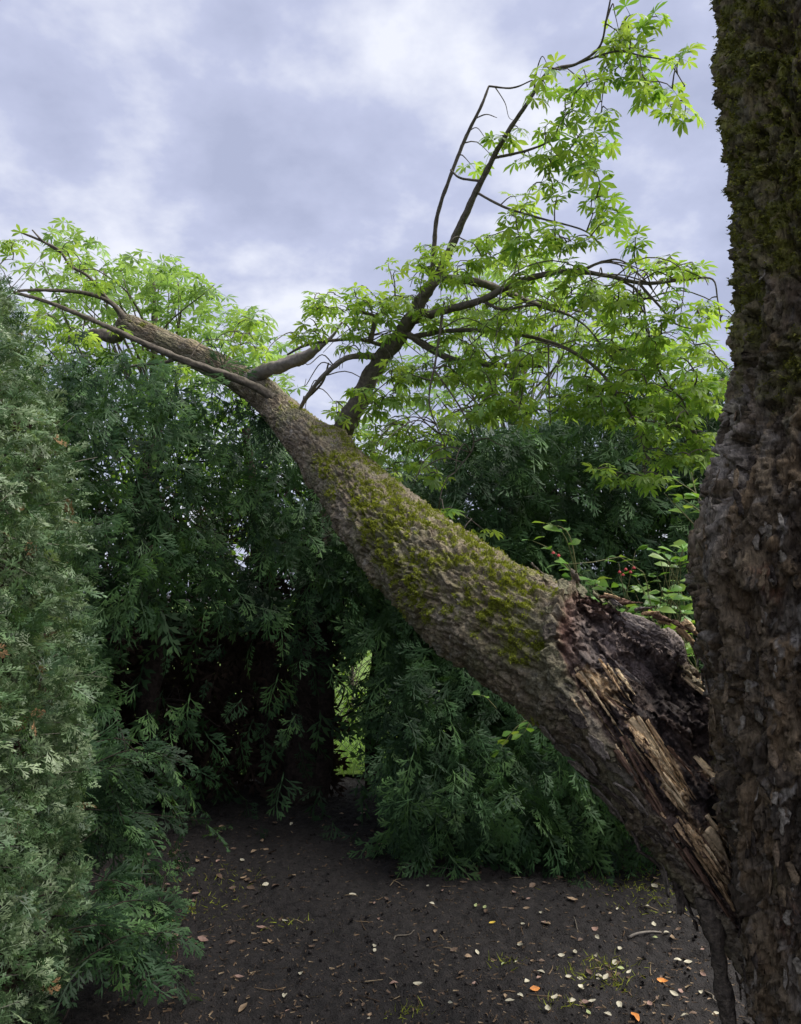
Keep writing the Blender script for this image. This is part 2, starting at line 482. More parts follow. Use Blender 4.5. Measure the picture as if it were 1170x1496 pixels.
def spread(parent, partname, restname, templates, meshes, pos, mats, mat, keep, score, smooth=False, owner=None):
    """the `keep` best-scored pieces as objects of their own, the rest as one stuff part"""
    which = rng.integers(0, len(templates), len(pos))
    order = np.argsort(-score)
    top = order[:keep]; rest = order[keep:]
    for i in top:
        o = bpy.data.objects.new(partname, meshes[which[i]])
        COL.objects.link(o); o.parent = owner[i] if owner else parent
        o.matrix_local = mat4(mats[i], pos[i])
    if len(rest):
        b = Bag()
        stamp(b, templates, pos[rest], mats[rest], which[rest])
        o = link(restname, b.mesh(restname, smooth), mat, parent); o['kind'] = 'stuff'

hedge_meshes = [loose_mesh(t, 'spray', M_hedge) for t in HEDGE_T]
cedar_meshes = [loose_mesh(t, 'spray', M_cedar) for t in CEDAR_T]

# ------------------------------------------------------------------ the clipped hedge at the left
hedge = thing('cedar_hedge', 'tall clipped grey-green cedar hedge filling the left edge', 'hedge')
HZ = np.array([0.0, 0.5, 1.0, 1.8, 2.24, 2.6, 2.95, 3.15]); HX = np.array([-1.25, -1.21, -1.20, -1.24, -1.32, -1.47, -1.67, -2.1])
def hedge_face(y, z):
    q = np.stack([y * 1.7, z * 1.7, 0 * y], 1)
    return np.interp(z, HZ, HX) + 0.07 * fbm(q, 3) - 0.17 * np.clip(fbm(q * 3.2 + 21, 3) - .05, 0, 1) * 2 - 0.35 * np.clip((y - 3.0) / 0.5, 0, 1) ** 2
n = 9600
hy = np.where(rng.random(n) < 0.72, rng.uniform(1.9, 3.45, n), rng.uniform(0.3, 1.9, n))
hz = rng.uniform(0.02, 3.1, n)
inset = np.abs(rng.normal(0, 0.08, n)) + 0.25 * (rng.random(n) < 0.22) * rng.random(n)
hx = hedge_face(hy, hz) - inset - 0.02
pos = np.stack([hx, hy, hz], 1)
axd = np.stack([rng.normal(0.55, 0.5, n), rng.normal(-0.1, 0.65, n), rng.normal(0.25, 0.6, n)], 1)
nrm = np.stack([rng.normal(0.5, 0.6, n), rng.normal(-0.4, 0.6, n), rng.normal(0.5, 0.6, n)], 1)
size = rng.uniform(0.045, 0.11, n)
mats = basis(axd, nrm) * size[:, None, None]
ppx, ppy, pd = proj(pos)
score = np.where((ppx > 0) & (ppx < 200) & (ppy > 380) & (ppy < 1496), size / pd * np.exp(-inset * 12), 0)
nearh = (inset < .11) & (hy > 1.7)
spread(hedge, 'spray', 'foliage', HEDGE_T, hedge_meshes, pos[nearh], mats[nearh], M_hedge, 280, score[nearh])
b = Bag(); stamp(b, SIMPLE_T, pos[~nearh], mats[~nearh] * 1.15)
link('inner_foliage', b.mesh('inner_foliage'), M_hedge, hedge)['kind'] = 'stuff'
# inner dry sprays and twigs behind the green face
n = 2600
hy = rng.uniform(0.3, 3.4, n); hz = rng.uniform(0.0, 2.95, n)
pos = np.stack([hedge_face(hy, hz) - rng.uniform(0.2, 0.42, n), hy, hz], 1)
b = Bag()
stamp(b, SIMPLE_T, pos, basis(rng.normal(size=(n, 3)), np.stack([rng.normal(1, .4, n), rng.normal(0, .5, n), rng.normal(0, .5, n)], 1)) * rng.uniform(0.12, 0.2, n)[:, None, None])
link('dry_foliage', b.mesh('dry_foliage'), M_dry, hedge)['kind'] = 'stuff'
n = 60
hy = rng.uniform(1.9, 3.35, n); hz = rng.uniform(0.1, 2.9, n)
pos = np.stack([hedge_face(hy, hz) - rng.uniform(-.01, .05, n), hy, hz], 1)
b = Bag()
stamp(b, HEDGE_T, pos, basis(np.stack([rng.normal(.4, .5, n), rng.normal(0, .6, n), rng.normal(-.3, .6, n)], 1), rng.normal(size=(n, 3))) * rng.uniform(0.04, 0.08, n)[:, None, None])
link('withered_foliage', b.mesh('withered_foliage'), M_wither, hedge)['kind'] = 'stuff'
b = Bag()
for k in range(260):
    y0, z0 = rng.uniform(0.5, 3.3), rng.uniform(0.1, 2.8)
    xf = hedge_face(np.array([y0]), np.array([z0]))[0]
    p0 = np.array([xf - 0.35, y0, z0]); d = np.array([0.33, rng.normal(0, .14), rng.normal(0.05, .16)])
    pts = [np.append(p0 + d * t + rng.normal(0, .014, 3), 0.0035 * (1.15 - t)) for t in (0, .33, .66, 1)]
    v, f = tube_arrays(pts, 7, 4); b.add(v, f)
link('twigs', b.mesh('twigs'), M_dead, hedge)['kind'] = 'stuff'
for y0 in (0.9, 1.7, 2.4, 3.0):
    pts = [[-1.95 + rng.normal(0, .06), y0 + rng.normal(0, .05), z, 0.05 * (1 - z / 4)] for z in (-0.05, 0.8, 1.6, 2.4, 2.9)]
    v, f = tube_arrays(pts, 30, 10, 0.2)
    link('stem', mesh_np('stem', v, f, True), M_cedarbark, hedge)

# ------------------------------------------------------------------ row of overgrown cedars behind
TREES = [  # px at base, depth, trunk radius, lean (x at top), label
    (70, 5.3, 0.07, -0.15, 'overgrown cedar directly behind the clipped hedge at the left'),
    (246, 5.75, 0.085, -0.30, 'overgrown cedar with a dark leaning trunk in the hollow beside the hedge'),
    (440, 6.0, 0.15, 0.10, 'overgrown cedar with the widest dark trunk, left of the bright gap'),
    (548, 6.4, 0.06, 0.05, 'overgrown cedar with a thin dark trunk just right of the bright gap'),
    (660, 6.0, 0.08, 0.06, 'overgrown cedar under the middle of the leaning trunk'),
    (800, 5.9, 0.09, 0.10, 'overgrown cedar with boughs sweeping the soil below the torn break'),
    (960, 6.1, 0.09, 0.05, 'overgrown cedar behind the berry shrub, above the torn break'),
    (1090, 6.3, 0.10, 0.10, 'overgrown cedar mostly hidden behind the standing trunk at the right'),
]
def gpt(px, d):
    """ground point in pixel column px at depth d"""
    k = (0 - CAM[2] - d * W_[2]) / (d * U_[2])
    return P(px, 748 - k * F, d)
tree_roots, tree_x, tree_y = [], [], []
for px, d, r, lean, lab in TREES:
    t = thing('cedar_tree', lab, 'tree', 'overgrown cedars behind the leaning trunk')
    g = gpt(px, d); tree_roots.append(t); tree_x.append(g[0]); tree_y.append(g[1])
    H = 3.0
    wob = rng.normal(0, 0.05, (6, 2))
    pts = [[g[0] + lean * (k / 5) + wob[k, 0], g[1] + 0.15 * k / 5 + wob[k, 1], -0.05 + H * k / 5, r * (1.15 - 0.75 * k / 5)] for k in range(6)]
    v, f = tube_arrays(pts, 60, 18, 0.35)
    link('trunk', mesh_np('trunk', v, f, True), M_cedarbark, t)
    if r > 0.1:      # companion stems of the widest tree
        for ox, oy, ln in ((0.15, 0.05, -0.05), (-0.17, 0.12, -0.35)):
            pts = [[g[0] + ox + ln * (k / 5) + rng.normal(0, .03), g[1] + oy + rng.normal(0, .03), -0.05 + H * k / 5, 0.09 * (1.15 - 0.75 * k / 5)] for k in range(6)]
            v, f = tube_arrays(pts, 60, 14, 0.35)
            link('trunk', mesh_np('trunk', v, f, True), M_cedarbark, t)
    # bare inner branches
    b = Bag()
    for k in range(46):
        z0 = rng.uniform(0.5, 2.7); a = rng.uniform(-2.9, 0.2) if rng.random() < .8 else rng.uniform(0, 6.28)
        L = rng.uniform(0.4, 1.1)
        dd = np.array([math.cos(a), math.sin(a) * 0.9, rng.uniform(-0.15, 0.5)])
        p0 = np.array([g[0] + lean * z0 / H, g[1] + 0.15 * z0 / H, z0]); pts = []
        j = rng.normal(0, 0.07, (6, 3)); j[0] = 0
        for q in range(6):
            s = q / 5
            pts.append(np.append(p0 + dd * L * s + j[q] + np.array([0, 0, -0.18 * s * s]), (0.012 if k < 12 else 0.005) * (1.1 - s)))
        v, f = tube_arrays(pts, 14, 5, 0.2); b.add(v, f)
    link('branches', b.mesh('branches', True), M_cedarbark, t)['kind'] = 'stuff'
tree_x = np.array(tree_x); tree_y = np.array(tree_y)

n = 20500
fx = rng.uniform(-3.4, 3.2, n); fz = rng.uniform(0.05, 3.5, n)
q = np.stack([fx, fz, 0 * fx], 1)
big = fbm(q * 1.1 + 4, 3); mid = fbm(q * 3.0 + 8, 3)
yf = 5.35 + 0.35 * big
yf = yf - 0.65 * sstep(-1.1, -1.9, fx) - 0.75 * sstep(-0.35, 0.1, fx) * sstep(1.5, 0.5, fz) * sstep(2.6, 1.6, fx)
ztop = np.interp(fx, [-3.4, -2.2, -1.3, -0.9, -0.35, 0.3, 1.0, 2.0, 3.2], [3.2, 3.2, 3.2, 2.95, 2.5, 2.75, 3.0, 3.25, 3.3]) + 0.28 * mid
fy = yf + 1.5 * rng.random(n) ** 1.5
pos = np.stack([fx, fy, fz], 1)
ppx, ppy, pd = proj(pos)
keep = fz < ztop
hollow = (ppx > 150) & (ppx < 505) & (ppy > 890 + 40 * mid)
keep &= ~(hollow & (rng.random(n) < 0.93))
keep &= ~((ppx > 490) & (ppx < 556) & (ppy > 925) & (ppy < 1200) & (rng.random(n) < 0.86))
keep &= ~((ppx < 470) & (ppy < 900) & (mid > 0.11) & (rng.random(n) < 0.85))
keep &= ~((ppx > 150) & (ppx < 480) & (ppy > 610) & (ppy < 870) & (mid > 0.03) & (rng.random(n) < .88))
keep &= ~((ppx > 490) & (fz < 0.35) & (fy > 5.2))
pos, ppx, ppy, pd = pos[keep], ppx[keep], ppy[keep], pd[keep]
n = len(pos)
axd = np.stack([rng.normal(0, 0.55, n), rng.normal(-0.5, 0.4, n), rng.normal(-0.6, 0.4, n)], 1)
nrm = np.stack([rng.normal(0, 0.45, n), rng.normal(-0.6, 0.4, n), rng.normal(0.7, 0.4, n)], 1)
size = rng.uniform(0.12, 0.29, n)
mats = basis(axd, nrm) * size[:, None, None]
own = np.argmin(np.abs(pos[:, 0][:, None] - tree_x[None] * (1 - (pos[:, 1][:, None] - tree_y[None]) * 0.0)), 1)
inframe = (ppx > 0) & (ppx < 1170) & (ppy > 300)
depth_in = pos[:, 1] - 4.6
score = np.where(inframe, size / pd * np.exp(-depth_in * 1.5), 0)
near_c = (pos[:, 1] - yf[keep] < .42) & (ppx > -60) & (ppx < 1120)
print('cedar sprays', n, near_c.sum())
for k, t in enumerate(tree_roots):
    m = own == k
    nr = m & near_c; dp = m & ~near_c
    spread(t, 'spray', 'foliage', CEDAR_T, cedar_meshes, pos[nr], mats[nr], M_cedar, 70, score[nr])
    if dp.any():
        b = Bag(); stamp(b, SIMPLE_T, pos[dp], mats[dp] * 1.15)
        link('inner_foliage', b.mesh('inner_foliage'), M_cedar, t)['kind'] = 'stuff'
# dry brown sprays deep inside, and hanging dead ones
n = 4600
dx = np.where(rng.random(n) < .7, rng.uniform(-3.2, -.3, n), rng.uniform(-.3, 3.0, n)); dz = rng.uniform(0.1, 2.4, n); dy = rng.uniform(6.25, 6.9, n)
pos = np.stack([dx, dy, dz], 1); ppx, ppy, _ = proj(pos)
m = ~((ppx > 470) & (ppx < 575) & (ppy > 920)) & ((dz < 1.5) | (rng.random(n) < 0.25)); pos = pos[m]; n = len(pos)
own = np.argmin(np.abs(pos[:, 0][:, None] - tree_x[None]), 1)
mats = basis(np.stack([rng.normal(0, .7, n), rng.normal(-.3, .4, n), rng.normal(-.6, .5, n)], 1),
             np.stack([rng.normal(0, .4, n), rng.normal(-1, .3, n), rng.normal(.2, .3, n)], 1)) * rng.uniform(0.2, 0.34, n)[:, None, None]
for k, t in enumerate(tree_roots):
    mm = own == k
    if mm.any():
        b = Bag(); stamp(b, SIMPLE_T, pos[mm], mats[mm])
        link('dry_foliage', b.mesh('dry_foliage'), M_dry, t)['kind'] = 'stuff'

# ------------------------------------------------------------------ chain link fence behind the cedars
fence = thing('chain_link_fence', 'dark chain link fence behind the cedars, seen in the bright gap', 'fence')
M_wire = noise_mat('wire', (0.03, 0.035, 0.03), (0.07, 0.075, 0.07), 30, 0.5, 0.1, 80, 0.4)
FY, FH = 7.15, 1.75
b = Bag()
for k in range(int(8.4 / 0.075)):
    x0 = -4.2 + k * 0.075
    for s in (-1, 1):
        xs = x0 + s * FH
        v, f = tube_arrays([[x0, FY + 0.003 * s, 0.03, .0022], [(x0 + xs) / 2, FY + 0.003 * s, FH / 2, .0022], [xs, FY + 0.003 * s, FH, .0022]], 3, 4, cap=False)
        b.add(v, f)
link('wire_mesh', b.mesh('wire_mesh'), M_wire, fence)['kind'] = 'stuff'
for x in (-3.2, -0.95, 1.3, 3.55):
    v, f = tube_arrays([[x, FY + .04, -0.1, .025], [x, FY + .04, 0.9, .025], [x, FY + .04, FH + .05, .025]], 6, 12)
    link('post', mesh_np('post', v, f, True), M_wire, fence)
v, f = tube_arrays([[-4.2, FY + .02, FH, .018], [0, FY + .02, FH, .018], [4.2, FY + .02, FH, .018]], 6, 10)
link('rail', mesh_np('rail', v, f, True), M_wire, fence)

# ------------------------------------------------------------------ leaves
def leaflet(bv, bf, base, ang, L, wid, droop, fold, r):
    """a pointed obovate leaflet: folded along the midrib, bending down"""
    d = np.array([math.cos(ang), math.sin(ang), 0]); s = np.array([-d[1], d[0], 0])
    st = [(0.0, 0.05), (0.4, 0.78), (0.72, 0.95), (1.0, 0.0)]
    k = len(bv); tw = r.uniform(-0.15, 0.15)
    for t, w in st:
        c = base + d * L * t + np.array([0, 0, -droop * L * t * t])
        hw = wid * w * 0.5
        up = np.array([0, 0, 1.0])
        bv.append(c)
        bv.append(c + s * hw + up * hw * (fold + tw)); bv.append(c - s * hw + up * hw * (fold - tw))
    for i in range(3):
        a, b2 = k + 3 * i, k + 3 * i + 3
        bf.append([a, b2, b2 + 1, a + 1]); bf.append([a, a + 2, b2 + 2, b2])

def palmate(seed, nl=5):
    r = random.Random(seed); bv, bf = [], []
    pet = r.uniform(0.30, 0.5)
    tip = np.array([0, pet, -0.04])
    for k in range(nl):
        a = math.radians(90 + (k - (nl - 1) / 2) * (235 / nl) + r.uniform(-7, 7))
        c = 1 - abs(k - (nl - 1) / 2) / nl
        leaflet(bv, bf, tip, a, (0.5 + 0.5 * c) * r.uniform(0.85, 1.1) * 0.62, 0.185 * r.uniform(0.85, 1.15) * (0.7 + .3 * c), r.uniform(0.05, 0.5), r.uniform(0.05, 0.4), r)
    v, f = tube_arrays([[0, 0, 0, .012], [0, pet / 2, 0.02, .009], [tip[0], tip[1], tip[2], .008]], 3, 3, cap=False)
    k = len(bv)
    return np.vstack([np.array(bv), v]), [np.vstack([np.array(bf), f[0] + k])]

PALM_T = [palmate(k, 5 if k % 3 else 6) for k in range(8)]
def palmate_far(k):
    global leaflet
    full = leaflet
    def leaflet_small(bv, bf, base, ang, L, wid, droop, fold, r):
        d = np.array([math.cos(ang), math.sin(ang), 0]); s_ = np.array([-d[1], d[0], 0]); k0 = len(bv); z_ = np.array([0, 0, 1.0])
        m_ = base + d * L * .55 - z_ * droop * L * .3
        bv += [base, m_ + s_ * wid * .5 + z_ * wid * .1, base + d * L - z_ * droop * L, m_ - s_ * wid * .5 + z_ * wid * .1]
        bf.append([k0, k0 + 1, k0 + 2, k0 + 3])
    leaflet = leaflet_small
    out = palmate(k, 5); leaflet = full
    return out
FAR_T = [palmate_far(k) for k in range(6)]
palm_meshes = [loose_mesh(t, 'leaf', M_leaf, True) for t in PALM_T]
palm_far = [loose_mesh(t, 'leaf', M_leaf_far, True) for t in FAR_T]

def ovate(seed, w=0.5):
    r = random.Random(seed); bv, bf = [], []
    leaflet(bv, bf, np.array([0, 0.12, 0.0]), math.radians(90), 0.88, w, r.uniform(0.1, 0.5), r.uniform(0.05, 0.35), r)
    v, f = tube_arrays([[0, 0, 0, .012], [0, .06, 0, .01], [0, .13, 0, .008]], 3, 3, cap=False)
    k = len(bv)
    return np.vstack([np.array(bv), v]), [np.vstack([np.array(bf), f[0] + k])]
OVATE_T = [ovate(40 + k, 0.5 + 0.04 * k) for k in range(5)]

# ------------------------------------------------------------------ the split, leaning tree: trunk
def px_polygon_sd(x, y, poly):
    """signed distance in pixels, positive inside"""
    poly = np.array(poly, float); n = len(poly)
    best = np.full(x.shape, 1e9); inside = np.zeros(x.shape, bool)
    for i in range(n):
        a, b = poly[i], poly[(i + 1) % n]
        e = b - a; t = np.clip(((x - a[0]) * e[0] + (y - a[1]) * e[1]) / (e @ e), 0, 1)
        best = np.minimum(best, np.hypot(x - a[0] - t * e[0], y - a[1] - t * e[1]))
        c = (a[1] > y) != (b[1] > y)
        xi = a[0] + (y - a[1]) / np.where(abs(b[1] - a[1]) < 1e-9, 1e-9, (b[1] - a[1])) * e[0]
        inside ^= c & (x < xi)
    return np.where(inside, best, -best)

fallen = thing('leaning_broken_tree', 'large mossy tree trunk torn at its base and leaning over the cedars', 'tree')
TR = [(1195, 1540, 2.42, .06), (1156, 1420, 2.44, .14), (1104, 1288, 2.50, .218), (1034, 1170, 2.58, .262), (950, 1072, 2.66, .268),
      (858, 990, 2.78, .258), (760, 924, 2.95, .240), (690, 880, 3.15, .231), (610, 815, 3.5, .226), (550, 752, 3.9, .205),
      (490, 685, 4.45, .172), (440, 632, 5.0, .142), (400, 592, 5.5, .118), (345, 550, 5.75, .105), (280, 518, 5.95, .098), (215, 488, 6.1, .092), (182, 472, 6.2, .080), (176, 468, 6.22, .02)]
tp = np.array([np.append(P(a, b_, c), r) for a, b_, c, r in TR])
nu, nv = 870, 290
c4, s_len = catmull(tp, nu)
# finer rows near the camera: resample by 1/depth
dep = (c4[:, :3] - CAM) @ W_
w = np.cumsum(1 / dep); w = (w - w[0]) / (w[-1] - w[0])
si = np.interp(np.linspace(0, 1, nu), w, np.linspace(0, 1, nu)) * (nu - 1)
c4 = np.stack([np.interp(si, np.arange(nu), c4[:, k]) for k in range(4)], 1); s_len = np.interp(si, np.arange(nu), s_len)
cen, rad = c4[:, :3], c4[:, 3]
T, Nf, Bf = frames(cen)
th = np.linspace(0, 2 * math.pi, nv, endpoint=False)
dirs = (Nf[:, None] * np.cos(th)[None, :, None] + Bf[:, None] * np.sin(th)[None, :, None]).reshape(-1, 3)
rr = np.repeat(rad, nv); ss = np.repeat(s_len, nv); cc = np.repeat(cen, nv, 0); TT = np.repeat(T, nv, 0)
tht = np.tile(th, nu)
base_p = cc + dirs * rr[:, None]
# unrolled cylinder coordinates for bark
cyl = np.stack([np.cos(tht) * rr, np.sin(tht) * rr, ss], 1)
low = fbm(cyl * np.array([3.2, 3.2, 1.8]), 3)
rr2 = rr * (1 + 0.13 * low)
def bump_at(px, py, d, size, h):
    global rr2
    c = P(px, py, d)
    dist = np.linalg.norm(base_p - c, axis=1)
    rr2 = rr2 + h * np.exp(-(dist / size) ** 2)
bump_at(558, 838, 3.5, 0.055, 0.05)       # burrs and healed branch scars
bump_at(512, 770, 4.0, 0.06, 0.03)
bump_at(452, 705, 4.6, 0.06, 0.035)
bump_at(745, 815, 2.85, 0.07, 0.03)
bump_at(665, 880, 3.0, 0.05, 0.018)
bump_at(275, 498, 5.85, 0.06, 0.055)
bump_at(392, 560, 5.5, 0.09, 0.03)
bump_at(505, 640, 4.6, 0.10, 0.035)
warp = np.stack([fbm(cyl * 9, 2), fbm(cyl * 9 + 31, 2), fbm(cyl * 9 + 77, 2)], 1)
qc = cyl * np.array([36, 36, 10.0]) + 1.3 * warp
F1, F2, cr1, of1 = worley(qc)
plate = sstep(0.02, 0.14, F2 - F1)
tilt = (of1 * (cr1 - 0.5)).sum(1)
q2 = cyl * np.array([75, 75, 30.0]) + 1.8 * warp
G1, G2, cr2, of2 = worley(q2)
flake = sstep(0.0, 0.3, G2 - G1)
fine = fbm(cyl * 55, 4)
disp = 0.006 * (plate - 0.6) + 0.005 * (cr1[:, 0] - 0.5) * plate + 0.009 * tilt * plate + 0.004 * (flake - .5) + 0.005 * (cr2[:, 1] - .5) + 0.005 * fine
furr = 1 - np.abs(fbm(cyl * np.array([12, 12, 3.6]) + 0.5 * warp, 3)) * 3.2
fur2 = 1 - np.abs(fbm(cyl * np.array([30, 30, 6.0]) + 0.7 * warp + 33, 3)) * 4.0
disp = disp - 0.022 * np.clip(furr, 0, 1) ** 3 - 0.015 * np.clip(fur2, 0, 1) ** 2 + 0.014 * fbm(cyl * 7, 3)
def saw(x): return x - np.floor(x)
disp = disp + 0.008 * (saw(fbm(cyl * np.array([11, 11, 5.0]) + 0.25 * warp + 5, 4) * 5.0) - .5) + 0.006 * (saw(fbm(cyl * np.array([26, 26, 13.0]) + 70, 3) * 3.5) - .5)
thin = np.clip(rr / 0.22, 0.45, 1)
pos_b = cc + dirs * (rr2 + disp * thin)[:, None]
px_, py_, pd_ = proj(pos_b)
tocam = unit(CAM - pos_b)
facing = (dirs * tocam).sum(1)
TEAR = [(852, 846), (824, 876), (808, 918), (814, 962), (838, 1012), (872, 1056), (905, 1108), (935, 1160), (968, 1212), (1000, 1262),
        (1030, 1312), (1062, 1352), (1130, 1400), (1220, 1400), (1220, 920), (1060, 940), (1010, 912), (955, 888), (905, 866)]
jit = 13 * fbm(pos_b * 16, 2) + 5 * fbm(pos_b * 40, 2)
sdist = px_polygon_sd(px_, py_, TEAR) + jit
front = sstep(-0.25, 0.1, facing) * (ss < 2.2)
inside = sstep(0, 12, sdist) * front
grain = unit(P(1000, 1165, 2.55) - P(860, 985, 2.75))
acr1 = unit(np.cross(grain, W_)); acr2 = np.cross(grain, acr1)
gq = np.stack([pos_b @ acr1, pos_b @ acr2, pos_b @ grain], 1)
fib = fbm(gq * np.array([95, 95, 6.0]), 4)
chunk_F1, chunk_F2, ccr, _ = worley(gq * np.array([24, 24, 6.5]) + 0.5 * np.stack([perlin(gq * 20), perlin(gq * 20 + 9), perlin(gq * 20 + 4)], 1))
depthc = 0.04 * sstep(0, 16, sdist) + 0.13 * sstep(6, 85, sdist)
def gauss(cx_, cy_, sx, sy, ang=0.0):
    a = math.radians(ang); u = (px_ - cx_) * math.cos(a) + (py_ - cy_) * math.sin(a); v = -(px_ - cx_) * math.sin(a) + (py_ - cy_) * math.cos(a)
    return np.exp(-(u / sx) ** 2 - (v / sy) ** 2)
depthc += 0.10 * gauss(985, 1010, 45, 28, 20) + 0.06 * gauss(868, 905, 28, 18, 40) - 0.06 * gauss(960, 1115, 70, 16, 52) - 0.05 * gauss(880, 985, 55, 22, 45)
depthc += 0.05 * gauss(1020, 1090, 30, 40) - 0.05 * gauss(1040, 1260, 70, 14, 55)
strip = saw(gq[:, 0] * 34 + 1.6 * fbm(gq * np.array([14, 14, 3.0]), 3) + 0.5 * fib)
depthc += (0.058 * (ccr[:, 0] - 0.5) + 0.022 * fib + 0.012 * fbm(pos_b * 60, 3) + 0.022 * (strip - .5)) * sstep(6, 30, sdist)
carve = inside * np.clip(depthc, 0.004, 0.3)
lip = 0.030 * np.exp(-((sdist + 8) / 9.0) ** 2) * front * (py_ < 1110)
pos_f = pos_b - tocam * carve[:, None] + dirs * lip[:, None]

# colours of the bark, moss and torn wood
def mixc(a, b, t): return a + (np.asarray(b) - a) * t[:, None]
nb = len(pos_f)
col = np.tile(np.array([0.27, 0.215, 0.135]), (nb, 1))
col = mixc(col, (0.115, 0.085, 0.056), sstep(0.25, 0.75, cr1[:, 1]) * 0.75)
col = mixc(col, (0.25, 0.21, 0.15), sstep(0.62, 0.95, cr2[:, 0]) * 0.9)
col = mixc(col, (0.36, 0.33, 0.28), sstep(0.88, 1.0, cr2[:, 2]) * 0.7)
col = mixc(col, (0.14, 0.14, 0.075), sstep(-0.1, 0.35, fbm(cyl * 4 + 20, 3)) * 0.55)
tone = fbm(cyl * np.array([9, 9, 2.5]) + 130, 3)
col = mixc(col, (0.30, 0.255, 0.19), sstep(.05, .45, tone) * .6)
col = mixc(col, (0.10, 0.075, 0.05), sstep(-.05, -.45, tone) * .6)
patch = fbm(cyl * np.array([5, 5, 3.5]) + 60, 4)
zone = sstep(380, 560, px_) * sstep(880, 720, px_)      # the mossiest stretch
up = dirs[:, 2]
left = -dirs[:, 0]
mossm = sstep(0.42, 0.95, 0.42 * up + 0.16 * left + 1.2 * patch + 0.5 * zone + 0.7 * fbm(cyl * np.array([16, 16, 9.0]) + 91, 3) + 0.08) * (0.15 + 0.85 * sstep(-.12, .22, fbm(cyl * 30 + 5, 3) + 0.1 * zone))
mossm *= (1 - inside)
mcol = np.tile(np.array([0.15, 0.155, 0.03]), (nb, 1))
mcol = mixc(mcol, (0.23, 0.25, 0.03), sstep(-0.1, 0.4, fbm(cyl * 30 + 44, 3)))
col = col * (1 - mossm[:, None]) + mcol * mossm[:, None]
# torn wood
wood = np.tile(np.array([0.12, 0.078, 0.056]), (nb, 1))
wood = mixc(wood, (0.026, 0.019, 0.017), sstep(0.4, 0.6, ccr[:, 1]))
wood = mixc(wood, (0.29, 0.215, 0.175), sstep(0.0, 0.35, fib) * 0.8)
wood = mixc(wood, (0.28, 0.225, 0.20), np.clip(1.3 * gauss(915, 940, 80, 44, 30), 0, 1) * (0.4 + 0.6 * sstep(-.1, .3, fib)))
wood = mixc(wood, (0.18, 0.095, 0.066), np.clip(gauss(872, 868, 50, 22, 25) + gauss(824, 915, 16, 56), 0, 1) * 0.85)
wood = mixc(wood, (0.030, 0.021, 0.018), np.clip(gauss(975, 1020, 60, 32, 25) * 1.2 + gauss(1030, 1110, 26, 60) , 0, 1) * 0.85)  # shade of the deep cavity and gap, put into the wood colour
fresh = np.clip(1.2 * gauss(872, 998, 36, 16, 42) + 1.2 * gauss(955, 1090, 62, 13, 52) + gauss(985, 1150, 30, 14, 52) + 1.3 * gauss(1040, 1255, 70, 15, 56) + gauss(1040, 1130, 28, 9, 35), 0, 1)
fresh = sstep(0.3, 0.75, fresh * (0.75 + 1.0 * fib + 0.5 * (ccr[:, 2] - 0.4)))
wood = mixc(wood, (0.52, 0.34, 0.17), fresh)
wood = mixc(wood, (0.68, 0.52, 0.32), fresh * sstep(0.05, 0.35, fib))
rimc = np.exp(-((sdist - 3) / 6) ** 2) * (py_ < 1060)
wood = mixc(wood, (0.20, 0.115, 0.07), np.clip(rimc, 0, 1) * 0.6)
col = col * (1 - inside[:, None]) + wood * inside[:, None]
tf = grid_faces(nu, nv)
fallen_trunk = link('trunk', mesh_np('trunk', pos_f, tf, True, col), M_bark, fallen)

# moss tufts on the trunk
def tufts(parent, P0, Nn, prob, count, size, mat):
    pr = prob / prob.sum()
    k = rng.choice(len(P0), count, p=pr)
    p = P0[k] + rng.normal(0, 0.0025, (count, 3)); nrm_ = unit(Nn[k] + rng.normal(0, 0.55, (count, 3)))
    sd_ = unit(np.cross(nrm_, rng.normal(size=(count, 3))))
    s = size * rng.uniform(0.5, 1.4, count)[:, None]
    v = np.stack([p - sd_ * s * 0.42 - nrm_ * s * .3, p + sd_ * s * 0.42 - nrm_ * s * .3, p + nrm_ * s], 1).reshape(-1, 3)
    f = np.arange(count * 3).reshape(-1, 3)
    o = link('moss', mesh_np('moss', v, f, False, rnd=np.repeat(rng.random(count), 3)), mat, parent); o['kind'] = 'stuff'
tufts(fallen_trunk, pos_f, dirs, np.clip(mossm - 0.3, 0, 1) ** 1.5 * (rr / nv) * np.clip(facing + .3, 0, 1), 30000, 0.0075, M_moss)

